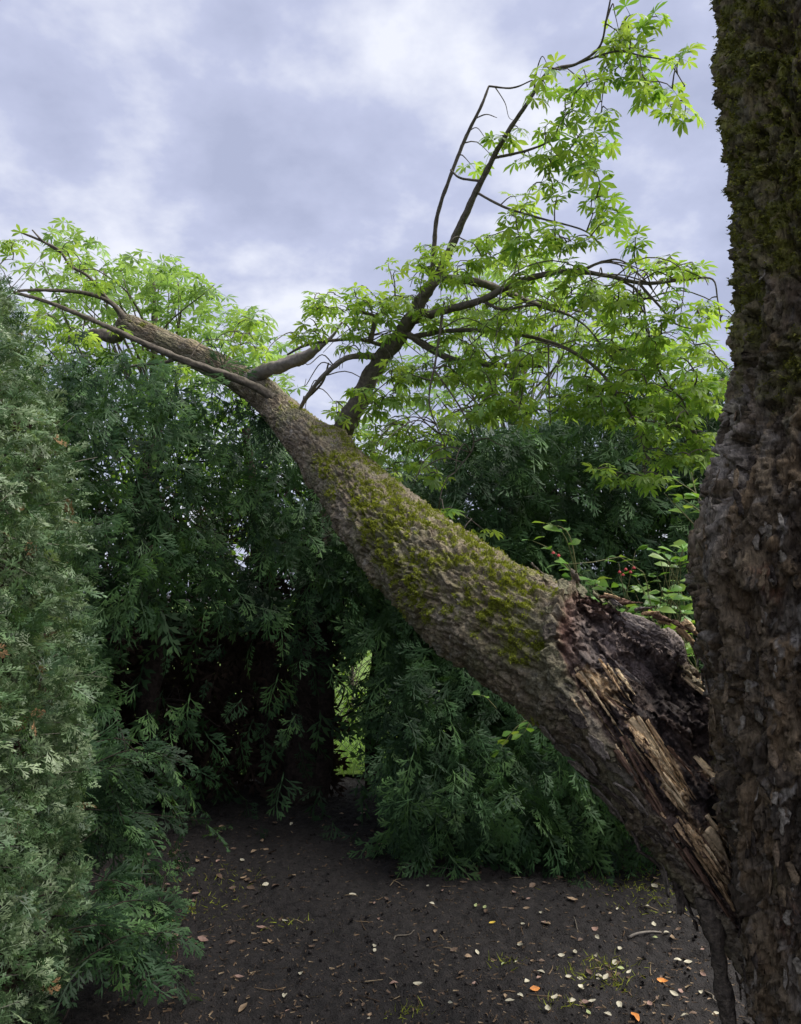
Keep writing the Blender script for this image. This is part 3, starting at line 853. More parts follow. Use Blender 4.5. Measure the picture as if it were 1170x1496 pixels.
# splinters of fresh and weathered wood standing out of the tear
def splinter(p0, p1, w_, h_, seed, colr, tip=0.15):
    r = np.random.default_rng(seed)
    ax_ = p1 - p0; L_ = np.linalg.norm(ax_); ax_ /= L_
    sx = unit(np.cross(ax_, W_)); sy = np.cross(sx, ax_)
    nu_, nv_ = 14, 14
    th_ = np.linspace(0, 2 * math.pi, nv_, endpoint=False)
    prof = 1 + 0.42 * r.normal(size=nv_)
    V = []
    ends = L_ * (1 + 0.22 * r.normal(size=nv_))
    for i in range(nu_):
        t = i / (nu_ - 1)
        sc = (1 - (1 - tip) * t ** 2.2) * (0.8 + 0.2 * min(1, t * 5))
        for j in range(nv_):
            off_ = sx * math.cos(th_[j]) * w_ * sc * prof[j] + sy * math.sin(th_[j]) * h_ * sc * prof[j]
            V.append(p0 + ax_ * (ends[j] * t) + off_ + r.normal(0, 0.0012, 3))
    V = np.array(V + [p0, p0 + ax_ * L_])
    k = np.arange(nv_); k2 = (k + 1) % nv_
    ff = [grid_faces(nu_, nv_), np.concatenate([np.stack([np.full(nv_, nu_ * nv_), k2, k], 1), np.stack([np.full(nv_, nu_ * nv_ + 1), (nu_ - 1) * nv_ + k, (nu_ - 1) * nv_ + k2], 1)])]
    streak = np.append(np.tile(r.uniform(.55, 1.25, nv_), nu_), [1, 1])
    cl = np.array(colr)[None] * (streak * (1 + .12 * r.normal(size=len(V))))[:, None]
    o = link('splinter', mesh_np('splinter', V, ff, False, np.clip(cl, 0.02, 1)), M_wood, fallen_trunk)
    return o
def surf(px, py, off):
    k = np.argmin((sfx - px) ** 2 + (sfy - py) ** 2)
    return P(px, py, sfd[k] - off)
_m = (facing > 0.05) & (ss < 2.4)
sfx, sfy, sfd = proj(pos_f[_m])
PALE, TAN, BRN, GRY = (0.74, 0.56, 0.33), (0.55, 0.37, 0.20), (0.17, 0.10, 0.065), (0.25, 0.215, 0.195)
SPL = [  # px,py,d start, px,py,d end, half width, half height, colour
    (920, 1050, 2.50, 985, 1138, 2.42, .011, .008, PALE), (932, 1046, 2.52, 978, 1120, 2.43, .007, .007, PALE),
    (944, 1052, 2.52, 992, 1128, 2.44, .006, .006, TAN), (928, 1078, 2.49, 975, 1142, 2.42, .008, .006, TAN),
    (965, 1132, 2.42, 994, 1172, 2.37, .013, .010, PALE), (955, 1128, 2.44, 988, 1176, 2.38, .008, .007, TAN),
    (995, 985, 2.52, 1042, 1026, 2.36, .008, .007, PALE), (1004, 984, 2.54, 1046, 1010, 2.38, .009, .006, TAN),
    (1015, 1105, 2.50, 1058, 1152, 2.36, .007, .006, PALE), (1008, 1112, 2.5, 1050, 1160, 2.38, .006, .005, BRN),
    (1000, 1205, 2.42, 1062, 1310, 2.32, .012, .008, TAN), (1005, 1215, 2.42, 1062, 1290, 2.30, .016, .008, PALE),
    (1000, 1240, 2.40, 1060, 1330, 2.32, .008, .007, BRN), (1028, 1215, 2.42, 1064, 1260, 2.32, .020, .008, PALE),
    (848, 975, 2.60, 888, 1015, 2.54, .010, .008, PALE), (842, 985, 2.60, 876, 1020, 2.55, .007, .007, TAN),
    (870, 1010, 2.58, 912, 1040, 2.52, .012, .009, BRN), (880, 1015, 2.58, 910, 1030, 2.52, .006, .006, TAN),
    (910, 1075, 2.50, 960, 1170, 2.43, .012, .009, BRN), (945, 1160, 2.44, 1005, 1260, 2.36, .013, .010, BRN),
    (990, 915, 2.6, 1018, 945, 2.45, .010, .007, TAN), (1000, 905, 2.62, 1030, 935, 2.46, .009, .006, PALE),
    (1005, 930, 2.6, 1040, 985, 2.42, .008, .007, GRY), (885, 960, 2.62, 925, 990, 2.56, .011, .008, GRY),
    (900, 1095, 2.50, 935, 1150, 2.45, .009, .008, BRN), (975, 1090, 2.5, 1010, 1130, 2.45, .007, .006, BRN),
]
for k in range(46):    # many thin slivers along the grain
    t0 = rng.choice([rng.uniform(0, .42), rng.uniform(.72, 1)]); a, b_ = (905 + 120 * t0 + rng.normal(0, 14), 1045 + 205 * t0 + rng.normal(0, 12))
    if k > 34: a, b_ = rng.uniform(835, 900), rng.uniform(960, 1020)
    ln_ = rng.uniform(22, 75)
    SPL.append((a, b_, 0, a + ln_ * .56, b_ + ln_ * .80, 0, rng.uniform(.0025, .006), rng.uniform(.002, .004), random.choice([PALE, PALE, TAN, TAN, BRN])))
for k in range(18):    # ragged upper edge of the torn shell
    t0 = rng.random(); a, b_ = 870 + 145 * t0, 866 + 58 * t0 + rng.normal(0, 3)
    ln_ = rng.uniform(14, 34)
    SPL.append((a, b_, 0, a + ln_ * .85, b_ - ln_ * rng.uniform(-.55, .25), 0, rng.uniform(.005, .010), rng.uniform(.003, .006), random.choice([GRY, BRN, BRN, TAN])))
for k, (a, b_, c, d, e2, f2, hw, hh, cl) in enumerate(SPL):
    splinter(surf(a, b_, 0.004), surf(d, e2, 0.022), hw, hh, 100 + k, cl)

# the weathered grey burl inside the tear
def lump(name, c, axis, upv, dims, seed, c0, c1, parent, ridges=(8, 3), amp=0.22, nu_=70, nv_=90):
    a_ = np.linspace(0.02, math.pi - 0.02, nu_); b2 = np.linspace(0, 2 * math.pi, nv_, endpoint=False)
    A, B_ = np.meshgrid(a_, b2, indexing='ij')
    u = np.stack([np.sin(A) * np.cos(B_), np.cos(A), np.sin(A) * np.sin(B_)], -1).reshape(-1, 3)
    nz = fbm(u * np.array([ridges[0], ridges[1], ridges[0]]) + seed + 0.6 * np.stack([perlin(u * 3 + seed), perlin(u * 3 + 5), perlin(u * 3 + 9)], 1), 4)
    rg = 1 - np.abs(nz) * 2.2
    v = u * (1 + amp * (rg - 0.6) + 0.25 * fbm(u * 1.6 + seed, 2))[:, None] * np.array(dims)
    m3 = basis(np.array([axis]), np.array([upv]))[0]
    v = v @ m3.T + c
    cl = mixc(np.tile(np.array(c0), (len(v), 1)), c1, sstep(0.2, 0.8, rg))
    return link(name, mesh_np(name, v, grid_faces(nu_, nv_), True, cl), M_wood, parent)
def lump_at(name, px, py, off, a0, a1, dims, seed, c0, c1, rg=(8, 3), amp=.25):
    lump(name, surf(px, py, off), P(a1[0], a1[1], 2.5) - P(a0[0], a0[1], 2.56), -W_ + U_ * .4, dims, seed, c0, c1, fallen_trunk, rg, amp)
lump_at('burl', 935, 920, -.010, (890, 898), (985, 945), (.040, .095, .045), 3.0, (.075, .058, .05), (.27, .225, .20), (11, 2.2), .34)
lump_at('burl', 978, 945, -.004, (960, 915), (1000, 975), (.045, .065, .045), 9.0, (.07, .055, .048), (.26, .215, .19), (9, 2.5), .36)
lump_at('rotten_wood', 930, 985, -.01, (890, 950), (960, 1010), (.035, .06, .03), 15.0, (.06, .045, .04), (.20, .155, .14), (11, 4), .45)

# loose bark plates along the rim and the lower edge
def bark_plate(c, along, nrm_, L_, wd, curl, seed, cl, parent=None, nu_=12, nv_=7, thick=.003):
    r = np.random.default_rng(seed); rag = 1 + .35 * r.normal(size=(nu_, nv_))
    V = []
    for sgn in (1, -1):
        for i in range(nu_):
            t = i / (nu_ - 1) - .5
            for j in range(nv_):
                s = j / (nv_ - 1) - .5
                edge = 1 + 0.25 * math.sin(9 * t + seed) - 0.5 * (2 * t) ** 4
                V.append([s * wd * edge * (1 + .3 * (rag[i, j] - 1)), t * L_ * (1 + .25 * (rag[0, j] - 1)), curl * 0.35 * (t * t * L_ * 1.2 + s * s * wd * 2) + sgn * thick + r.normal(0, .0012)])
    V = np.array(V)
    V = V @ basis(np.array([along]), np.array([nrm_]))[0].T + c
    ff = grid_faces(nu_, nv_, False); f2 = ff[:, ::-1] + nu_ * nv_
    ring = np.concatenate([np.arange(nv_), np.arange(1, nu_) * nv_ + nv_ - 1, (nu_ - 1) * nv_ + np.arange(nv_ - 2, -1, -1), np.arange(nu_ - 2, 0, -1) * nv_])
    r2 = np.roll(ring, -1)
    side = np.stack([ring, ring + nu_ * nv_, r2 + nu_ * nv_, r2], 1)
    cc_ = np.tile(np.array(cl), (len(V), 1)) * (1 + 0.25 * r.normal(size=(len(V), 1)))
    return link('bark_plate', mesh_np('bark_plate', V, [ff, f2, side], False, np.clip(cc_, .01, 1)), M_bark, parent or fallen_trunk)
edge_pts = [(800, 1072), (822, 1096), (846, 1120), (866, 1140), (890, 1172), (912, 1196), (930, 1222), (952, 1252), (972, 1275), (995, 1302), (1012, 1325), (1030, 1352),
            (905, 1120), (925, 1160), (880, 1085), (850, 1050), (960, 1215), (988, 1255), (860, 1105), (905, 1165), (835, 1040), (945, 1195)]
near_d = {}
vis = facing > 0.15
for k, (a, b_) in enumerate(edge_pts):
    m = np.argmin((px_ - a) ** 2 + (py_ - b_) ** 2 + 1e6 * (~vis) + 1e5 * (ss > 2.2))
    c = pos_f[m] + dirs[m] * 0.006
    al = unit(TT[m] * rng.choice([-1, 1]) + rng.normal(0, .25, 3))
    bark_plate(c, al, unit(dirs[m] + rng.normal(0, .25, 3)), rng.uniform(.06, .15), rng.uniform(.025, .05), rng.uniform(0.1, .9), k, random.choice([(0.12, .1, .075), (.18, .15, .12), (.09, .07, .055), (.24, .2, .16)]))
for k, (a, b_) in enumerate([(838, 845), (858, 842), (818, 868), (806, 895), (802, 925), (805, 955), (815, 985), (830, 1015), (880, 852), (905, 860), (800, 850), (785, 835)]):
    m = np.argmin((px_ - a) ** 2 + (py_ - b_) ** 2 + 1e6 * (facing < -0.1) + 1e5 * (ss > 2.4))
    c = pos_f[m] + dirs[m] * 0.006
    bark_plate(c, unit(np.cross(TT[m], dirs[m]) + rng.normal(0, .3, 3)), unit(dirs[m] + TT[m] * -0.3 + rng.normal(0, .2, 3)), rng.uniform(.05, .1), rng.uniform(.025, .045), rng.uniform(-.3, .9), 60 + k, random.choice([(0.12, .1, .075), (.16, .13, .095), (.15, .14, .08)]))
# the hanging strip of bark under the hinge
pts = [np.append(P(a, b_, d), 0) for a, b_, d in ((1030, 1310, 2.40), (1044, 1365, 2.38), (1054, 1430, 2.36), (1066, 1500, 2.34), (1074, 1560, 2.33))]
c4s, _ = catmull(np.array(pts), 40)
V = []
for sgn in (1, -1):
    for i in range(40):
        t = i / 39; wd = 0.062 * (1 - .45 * t) * (1 + .2 * math.sin(13 * t) + .12 * math.sin(37 * t))
        for j in range(7):
            s = j / 6 - .5
            V.append(c4s[i, :3] + R_ * s * wd + W_ * (0.02 * (1 - 4 * s * s) * -1 + sgn * .005) + rng.normal(0, .0015, 3))
V = np.array(V); ff = grid_faces(40, 7, False)
ring = np.concatenate([np.arange(7), np.arange(1, 40) * 7 + 6, 39 * 7 + np.arange(5, -1, -1), np.arange(38, 0, -1) * 7]); r2 = np.roll(ring, -1)
link('bark_strip', mesh_np('bark_strip', V, [ff, ff[:, ::-1] + 280, np.stack([ring, ring + 280, r2 + 280, r2], 1)], True,
     np.array([.085, .068, .05]) * (1 + .3 * rng.normal(size=(560, 1)))), M_bark, fallen_trunk)

# ------------------------------------------------------------------ limbs of the leaning tree
LIMBS = [
    [(488, 650, 4.78, .095), (520, 585, 4.75, .080), (550, 535, 4.7, .070), (590, 480, 4.6, .060), (622, 425, 4.5, .050), (640, 398, 4.5, .044), (668, 340, 4.4, .033),
     (700, 270, 4.3, .026), (735, 205, 4.2, .021), (770, 150, 4.1, .016), (800, 110, 4.05, .012), (840, 95, 4.0, .009), (875, 70, 3.9, .007), (885, 30, 3.85, .006), (893, -8, 3.8, .004)],
    [(628, 415, 4.5, .032), (632, 380, 4.5, .023), (640, 320, 4.45, .019), (655, 268, 4.4, .016), (680, 200, 4.35, .012), (700, 155, 4.3, .010), (714, 126, 4.3, .007)],
    [(606, 478, 4.5, .042), (650, 455, 4.42, .034), (700, 437, 4.3, .029), (760, 412, 4.15, .025), (830, 397, 4.0, .021), (890, 402, 3.95, .016), (940, 415, 3.9, .011), (1000, 413, 3.85, .007), (1040, 412, 3.8, .005), (1050, 438, 3.8, .004), (1053, 470, 3.8, .003)],
    [(636, 406, 4.5, .042), (690, 412, 4.55, .038), (735, 422, 4.6, .033), (780, 442, 4.7, .025), (832, 460, 4.8, .014)],
    [(590, 495, 4.6, .034), (650, 520, 4.5, .030), (700, 532, 4.5, .024), (790, 535, 4.4, .011)],
    [(600, 492, 4.55, .026), (670, 482, 4.45, .021), (750, 485, 4.3, .018), (820, 503, 4.2, .015), (870, 540, 4.1, .012), (905, 582, 4.0, .009), (930, 625, 3.95, .007), (945, 670, 3.9, .004)],
    [(560, 528, 4.68, .032), (515, 522, 4.6, .026), (485, 535, 4.6, .023), (462, 560, 4.75, .021), (442, 590, 5.0, .020), (425, 625, 5.3, .018)],
    [(570, 512, 4.62, .022), (530, 497, 4.6, .018), (490, 497, 4.65, .015), (450, 505, 4.8, .012), (420, 518, 5.0, .008)],
    [(362, 556, 5.6, .075), (390, 540, 5.5, .068), (420, 530, 5.35, .062), (448, 520, 5.25, .050), (470, 507, 5.2, .032), (486, 492, 5.15, .016), (500, 470, 5.1, .008)],
    [(400, 582, 5.38, .050), (375, 566, 5.36, .044), (340, 550, 5.35, .041), (275, 528, 5.32, .037), (200, 498, 5.3, .031), (130, 465, 5.3, .025), (70, 440, 5.3, .021), (20, 427, 5.3, .016)],
    [(262, 524, 5.34, .020), (235, 528, 5.36, .016), (195, 534, 5.4, .013), (160, 546, 5.5, .011), (128, 565, 5.6, .008)],
    [(186, 470, 6.15, .045), (160, 442, 6.1, .030), (120, 428, 6.0, .024), (60, 424, 5.9, .019), (25, 425, 5.85, .014)],
    [(162, 444, 6.1, .024), (130, 405, 6.0, .019), (100, 385, 5.95, .016), (85, 365, 5.9, .014), (50, 347, 5.9, .011), (20, 336, 5.9, .006)],
    [(92, 374, 5.92, .012), (66, 352, 5.9, .010), (47, 336, 5.9, .007)],
    [(196, 486, 6.2, .080), (168, 492, 6.3, .070), (140, 490, 6.4, .060), (100, 496, 6.6, .045)],
    [(940, 415, 3.9, .009), (962, 448, 3.88, .007), (985, 472, 3.86, .005), (1020, 482, 3.85, .003)],
    [(890, 402, 3.95, .010), (935, 432, 3.95, .008), (948, 490, 3.92, .007), (965, 545, 3.9, .006), (1000, 590, 3.88, .005), (1008, 630, 3.86, .003)],
    [(850, 398, 4.0, .008), (880, 380, 3.95, .007), (905, 378, 3.92, .006), (940, 405, 3.9, .005), (965, 440, 3.9, .004)],
    [(700, 272, 4.3, .010), (672, 258, 4.35, .008), (658, 248, 4.38, .006)],
    [(700, 285, 4.3, .009), (735, 300, 4.2, .008), (790, 320, 4.1, .007), (850, 335, 4.0, .005), (880, 360, 3.95, .003)],
    [(735, 232, 4.2, .010), (770, 222, 4.15, .008), (805, 205, 4.1, .006), (820, 175, 4.05, .004)],
    [(840, 95, 4.0, .007), (900, 75, 3.9, .006), (935, 82, 3.85, .005), (975, 90, 3.82, .004), (1000, 125, 3.8, .003)],
    [(714, 128, 4.3, .007), (745, 125, 4.25, .006), (778, 117, 4.2, .004)],
    [(720, 135, 4.28, .004), (738, 152, 4.36, .003), (744, 170, 4.4, .002), (760, 176, 4.45, .0015)],
    [(690, 180, 4.33, .005), (712, 166, 4.2, .004), (726, 172, 4.15, .002)],
    [(684, 198, 4.33, .004), (700, 192, 4.25, .003), (712, 208, 4.2, .002), (724, 204, 4.15, .0015)],
    [(784, 132, 4.08, .006), (786, 105, 4.05, .005), (792, 82, 4.02, .003), (800, 96, 4.02, .002)],
    [(885, 30, 3.85, .005), (895, 5, 3.82, .004), (900, 20, 3.8, .003), (904, 45, 3.8, .002)],
    [(545, 490, 4.66, .026), (548, 470, 4.62, .022), (536, 458, 4.6, .018), (522, 455, 4.6, .012)],
    [(780, 442, 4.7, .014), (830, 452, 4.6, .011), (880, 470, 4.5, .008), (930, 500, 4.4, .004)],
    [(700, 437, 4.3, .012), (735, 450, 4.25, .010), (790, 448, 4.15, .008), (850, 470, 4.05, .006), (890, 520, 4.0, .004)],
    [(650, 456, 4.42, .010), (640, 520, 4.3, .008), (625, 590, 4.25, .006), (650, 650, 4.2, .004)],
    [(640, 540, 4.35, .007), (675, 600, 4.2, .006), (690, 650, 4.15, .005), (665, 690, 4.1, .003)],
    [(800, 500, 4.2, .007), (802, 560, 4.15, .005), (804, 620, 4.1, .003)],
    [(440, 604, 4.9, .012), (470, 560, 4.8, .009), (480, 530, 4.75, .006)],
]
skel = []; limb_objs = []; limb_pts = []; limb_id = []
for li, L in enumerate(LIMBS):
    pts = np.array([np.append(P(a, b_, c), r) for a, b_, c, r in L])
    if limb_pts:      # every side limb starts on the limb or trunk that carries it
        prev = np.concatenate(limb_pts); dn = np.linalg.norm(prev - pts[0, :3], axis=1); kk = np.argmin(dn)
        if .004 < dn[kk] < .16: pts[0, :3] = prev[kk]
    pts[1:-1, :3] += rng.normal(0, 0.006, (len(pts) - 2, 3))
    pts[:, 3] *= np.where(pts[:, 3] > .045, .74, np.where(pts[:, 3] > .012, .64, .8))
    big_ = max(p[3] for p in L)
    length = np.linalg.norm(np.diff(pts[:, :3], axis=0), axis=1).sum()
    nseg = int(max(12, length / 0.03))
    v, f = tube_arrays(pts, int(nseg * 1.6), 20 if big_ > .03 else 9, 0.42)
    dead = li in (1, 6, 8, 22, 23, 24, 25)
    limb_objs.append(link('branch', mesh_np('branch', v, f, True), M_dead if dead and li in (6, 8) else M_branch, fallen))
    cs, _ = catmull(pts, max(8, int(length / 0.06)))
    limb_pts.append(cs[:, :3]); limb_id += [li] * len(cs)
    if li not in (8, 14): skel.append(cs[len(cs) // 3 if li in (0, 9) else 0:])
skel = np.concatenate(skel)[:, :3]

CLUMPS = [  # px, py, rx, ry, depth, twig tips
    (940, 18, 30, 16, 3.8, 3), (905, 62, 26, 22, 3.85, 5), (935, 80, 22, 16, 3.85, 3), (988, 88, 18, 10, 3.8, 2), (984, 150, 22, 18, 3.8, 4), (945, 125, 24, 16, 3.82, 3),
    (862, 110, 36, 22, 3.95, 6), (850, 165, 36, 26, 4.0, 7), (850, 215, 32, 30, 4.0, 7), (850, 270, 32, 30, 4.0, 7), (880, 305, 24, 24, 3.95, 6), (800, 130, 26, 20, 4.05, 3),
    (800, 190, 30, 24, 4.1, 4), (795, 250, 36, 26, 4.1, 5), (700, 238, 16, 14, 4.25, 2), (735, 185, 14, 12, 4.2, 1), (750, 310, 44, 26, 4.2, 5), (690, 340, 34, 22, 4.35, 4),
    (625, 370, 30, 22, 4.5, 4), (935, 350, 8, 6, 3.85, 1), (1000, 398, 34, 12, 3.82, 3), (955, 385, 24, 14, 3.9, 2), (820, 350, 36, 24, 4.0, 4),
    (468, 445, 26, 20, 4.65, 4), (520, 440, 34, 20, 4.6, 5), (565, 445, 26, 22, 4.55, 4), (520, 480, 40, 22, 4.6, 6), (600, 430, 24, 26, 4.5, 4), (460, 480, 20, 20, 4.7, 2),
    (680, 380, 50, 26, 4.4, 7), (760, 370, 50, 26, 4.2, 7), (840, 420, 50, 28, 4.0, 7), (910, 440, 44, 26, 3.95, 7), (990, 460, 40, 26, 3.85, 5), (1040, 470, 20, 26, 3.8, 3),
    (650, 470, 50, 26, 4.4, 8), (740, 460, 50, 30, 4.4, 9), (820, 480, 50, 30, 4.3, 9), (900, 500, 50, 30, 4.1, 9), (970, 510, 44, 30, 4.0, 7), (1035, 530, 24, 30, 3.8, 4),
    (590, 540, 44, 30, 4.5, 7), (670, 530, 50, 26, 4.4, 8), (760, 540, 50, 28, 4.3, 8), (850, 550, 50, 26, 4.2, 8), (930, 560, 44, 30, 4.0, 7), (1000, 570, 36, 26, 3.9, 5),
    (570, 600, 40, 26, 4.45, 6), (545, 650, 26, 18, 4.5, 3), (610, 645, 30, 22, 4.4, 3), (690, 610, 22, 14, 4.15, 2), (770, 590, 36, 18, 4.2, 4), (806, 600, 20, 16, 4.1, 2),
    (960, 620, 46, 24, 3.9, 6), (1015, 640, 26, 16, 3.85, 3), (930, 680, 36, 20, 3.9, 5), (890, 690, 16, 12, 3.9, 1), (985, 660, 26, 20, 3.9, 3), (500, 590, 22, 22, 4.7, 3),
    (22, 365, 20, 22, 5.3, 3), (118, 378, 22, 22, 5.85, 3), (140, 410, 18, 16, 5.9, 2), (110, 485, 28, 14, 5.3, 3), (70, 470, 20, 12, 5.4, 2), (340, 495, 30, 16, 5.7, 3), (385, 525, 16, 12, 5.5, 1),
    (268, 548, 8, 10, 5.4, 1), (160, 478, 16, 12, 5.35, 1), (350, 470, 26, 12, 5.9, 2), (650, 745, 10, 6, 3.9, 1), (590, 640, 40, 24, 4.5, 5), (620, 690, 30, 18, 4.4, 3), (560, 690, 16, 12, 4.6, 2), (650, 620, 34, 22, 4.4, 4), (720, 590, 40, 18, 4.3, 4), (930, 590, 60, 30, 4.1, 5), (1010, 600, 34, 30, 3.9, 4), (880, 600, 40, 26, 4.1, 4), (960, 545, 60, 26, 4.0, 4), (1030, 570, 20, 24, 3.85, 2), (520, 620, 20, 16, 4.8, 2), (700, 775, 14, 10, 3.8, 1),
]
tips = []
for a, b_, rx, ry, d, k in CLUMPS:
    for _ in range(int(k * 1.35) if b_ < 345 else int(k * 2.6)):
        tips.append(P(a + rng.normal(0, rx * .62), b_ + rng.normal(0, ry * .62), d + rng.normal(0, .14)))
tips = np.array(tips)
dmin = np.array([np.linalg.norm(skel - t, axis=1).min() for t in tips])
tw = Bag(); leaf_pos, leaf_ax, leaf_n = [], [], []
nodes = skel.copy()[:, :3] if skel.shape[1] > 3 else skel.copy()
for ti in np.argsort(dmin):
    t = tips[ti]
    dd = np.linalg.norm(nodes - t, axis=1) + 0.15 * np.clip(t[2] - nodes[:, 2], 0, 1)
    s0 = nodes[np.argmin(dd)]
    L = np.linalg.norm(t - s0)
    m1 = s0 + (t - s0) * .35 + np.array([0, 0, .16 * L]) + rng.normal(0, .06 * L, 3)
    m2 = s0 + (t - s0) * .72 + np.array([0, 0, .13 * L]) + rng.normal(0, .05 * L, 3)
    pts = np.array([np.append(s0, .0042), np.append(m1, .0034), np.append(m2, .0027), np.append(t, .0018)])
    ns = int(np.clip(L / .05, 5, 16))
    v, f = tube_arrays(pts, ns, 5); tw.add(v, f)
    cs, _ = catmull(pts, max(4, int(L / .06))); nodes = np.vstack([nodes, cs[1:, :3]])
    dirv = unit(t - m2)
    nl = rng.integers(3, 6)
    ph = rng.uniform(0, 6.28)
    for q in range(nl):
        a = ph + q * 2 * math.pi / nl + rng.normal(0, .25)
        ax_ = np.array([math.cos(a), math.sin(a), rng.normal(-0.15, .28)]) + dirv * .5
        leaf_pos.append(t - dirv * .05 * (q // 2) * L); leaf_ax.append(ax_)
        leaf_n.append(np.array([math.cos(a) * .3, math.sin(a) * .3, 1]) + rng.normal(0, .28, 3))
for k in range(170):
    s0 = skel[rng.integers(0, len(skel))]
    qx, qy, qd = proj(s0[None])
    if qx[0] < 430 or qy[0] < 385: continue
    L = rng.uniform(.15, .55); a = rng.uniform(0, 6.28); h = np.array([math.cos(a), math.sin(a) * .6, 0]) * L
    pts = [np.append(s0, .0042), np.append(s0 + h * .4 + [0, 0, .1 * L], .0034), np.append(s0 + h * .85 + [0, 0, -.12 * L], .0026), np.append(s0 + h * (1 + .1 * rng.normal()) + [0, 0, -.7 * L * rng.random()], .0016)]
    v, f = tube_arrays(pts, 12, 5); tw.add(v, f)
link('twigs', tw.mesh('twigs', True), M_branch, fallen)['kind'] = 'stuff'
leaf_pos, leaf_ax, leaf_n = map(np.array, (leaf_pos, leaf_ax, leaf_n))
n = len(leaf_pos); size = rng.uniform(0.06, 0.13, n)
_, lpy, _ = proj(leaf_pos); size = size * np.where(lpy < 340, 1.12, 1.0)
mats = basis(leaf_ax, leaf_n) * size[:, None, None]
_, _, pd = proj(leaf_pos)
print('leaves', n); all_limb = np.concatenate(limb_pts)
spread(fallen, 'leaf', 'foliage', PALM_T, palm_meshes, leaf_pos, mats, M_leaf, 300, size / pd, True,
       owner=[limb_objs[limb_id[np.argmin(((all_limb - p) ** 2).sum(1))]] for p in leaf_pos])

# ------------------------------------------------------------------ the standing trunk at the right
stand = thing('standing_trunk', 'dark upright mossy tree trunk at the right edge of the picture', 'tree')
ST = [(1173, -160, 2.38, .255), (1175, -40, 2.37, .255), (1181, 120, 2.36, .255), (1201, 280, 2.35, .255), (1209, 430, 2.34, .258), (1203, 560, 2.34, .262), (1191, 650, 2.33, .275), (1181, 730, 2.32, .30), (1167, 810, 2.32, .312),
      (1167, 900, 2.32, .295), (1173, 1000, 2.32, .275), (1178, 1100, 2.31, .262), (1188, 1200, 2.31, .255), (1201, 1320, 2.30, .25), (1218, 1430, 2.30, .245), (1234, 1540, 2.30, .26), (1246, 1680, 2.30, .31)]
tp = np.array([np.append(P(a, b_, c), r) for a, b_, c, r in ST])
nu, nv = 580, 255
c4, s_len = catmull(tp, nu); cen, rad = c4[:, :3], c4[:, 3]
T, Nf, Bf = frames(cen)
th = np.linspace(0, 2 * math.pi, nv, endpoint=False)
sdirs = (Nf[:, None] * np.cos(th)[None, :, None] + Bf[:, None] * np.sin(th)[None, :, None]).reshape(-1, 3)
rr = np.repeat(rad, nv); ss = np.repeat(s_len, nv); cc = np.repeat(cen, nv, 0); tht = np.tile(th, nu)
cyl = np.stack([np.cos(tht) * rr, np.sin(tht) * rr, ss], 1)
warp = np.stack([fbm(cyl * 7 + 3, 2), fbm(cyl * 7 + 41, 2), fbm(cyl * 7 + 87, 2)], 1)
F1, F2, cr1, of1 = worley(cyl * np.array([19, 19, 5.0]) + 1.3 * warp)
plate = sstep(0.0, 0.16, F2 - F1)
tilt = (of1 * (cr1 - .5)).sum(1)
G1, G2, cr2, of2 = worley(cyl * np.array([48, 48, 16.0]) + 1.8 * warp)
flake = sstep(0, .3, G2 - G1)
furr = np.clip(1 - np.abs(fbm(cyl * np.array([9, 9, 2.0]) + .5 * warp, 3)) * 3.0, 0, 1) ** 2
disp = 0.016 * (plate - .6) + 0.026 * tilt * plate + 0.012 * (cr1[:, 0] - .5) + 0.004 * (flake - .5) + 0.006 * (cr2[:, 1] - .5) + 0.008 * fbm(cyl * np.array([40, 40, 12.0]), 4) - 0.045 * furr - 0.018 * np.clip(1 - np.abs(fbm(cyl * np.array([26, 26, 5.0]) + warp + 8, 3)) * 4, 0, 1) ** 2 + 0.022 * fbm(cyl * np.array([4, 4, 1.6]), 3)
disp = disp + 0.022 * (saw(fbm(cyl * np.array([9, 9, 2.6]) + 0.3 * warp + 15, 4) * 4.5) - .5) + 0.011 * (saw(fbm(cyl * np.array([24, 24, 11.0]) + 90, 3) * 3.5) - .5)
p0 = cc + sdirs * (rr + disp)[:, None]
px_, py_, pd_ = proj(p0)
facing = (sdirs * unit(CAM - p0)).sum(1)
cav = (gauss(1115, 880, 26, 36, 10) * .05 + gauss(1085, 930, 14, 50, -8) * .03 + gauss(1170, 1040, 16, 40) * .03 + gauss(1100, 500, 6, 60, 4) * .03 + gauss(1092, 640, 8, 60, 3) * .03 + gauss(1020, 855, 10, 12) * .03) * (facing > 0)
p0 = p0 - sdirs * cav[:, None]
nb = len(p0)
col = np.tile(np.array([0.17, 0.128, 0.078]), (nb, 1))
col = mixc(col, (0.055, 0.041, 0.029), sstep(.3, .7, cr1[:, 1]) * .8)
col = mixc(col, (0.19, 0.13, 0.07), sstep(.62, .9, cr1[:, 2]) * .8)
col = mixc(col, (0.13, 0.11, 0.085), sstep(.72, .95, cr2[:, 0]) * .8)
lowz = sstep(420, 900, py_)
col = mixc(col, (0.27, 0.24, 0.20), sstep(.84, .97, cr2[:, 2]) * (.25 + .75 * lowz))
flank_light = gauss(1048, 680, 34, 120, 8) * (facing < .75)
col = mixc(col, (0.36, 0.315, 0.26), np.clip(flank_light, 0, 1) * sstep(.2, .8, cr2[:, 1]) * .9)  # light caught by the rough left flank, painted in as paler bark
rot = np.clip(gauss(1112, 845, 18, 22) + .8 * gauss(1128, 868, 14, 20) + .5 * gauss(1150, 1350, 20, 40), 0, 1)
col = mixc(col, (0.20, 0.085, 0.045), rot * .8 * sstep(-.2, .2, fbm(cyl * 40, 3)))
ptc = fbm(cyl * np.array([6, 6, 3]) + 12, 4)
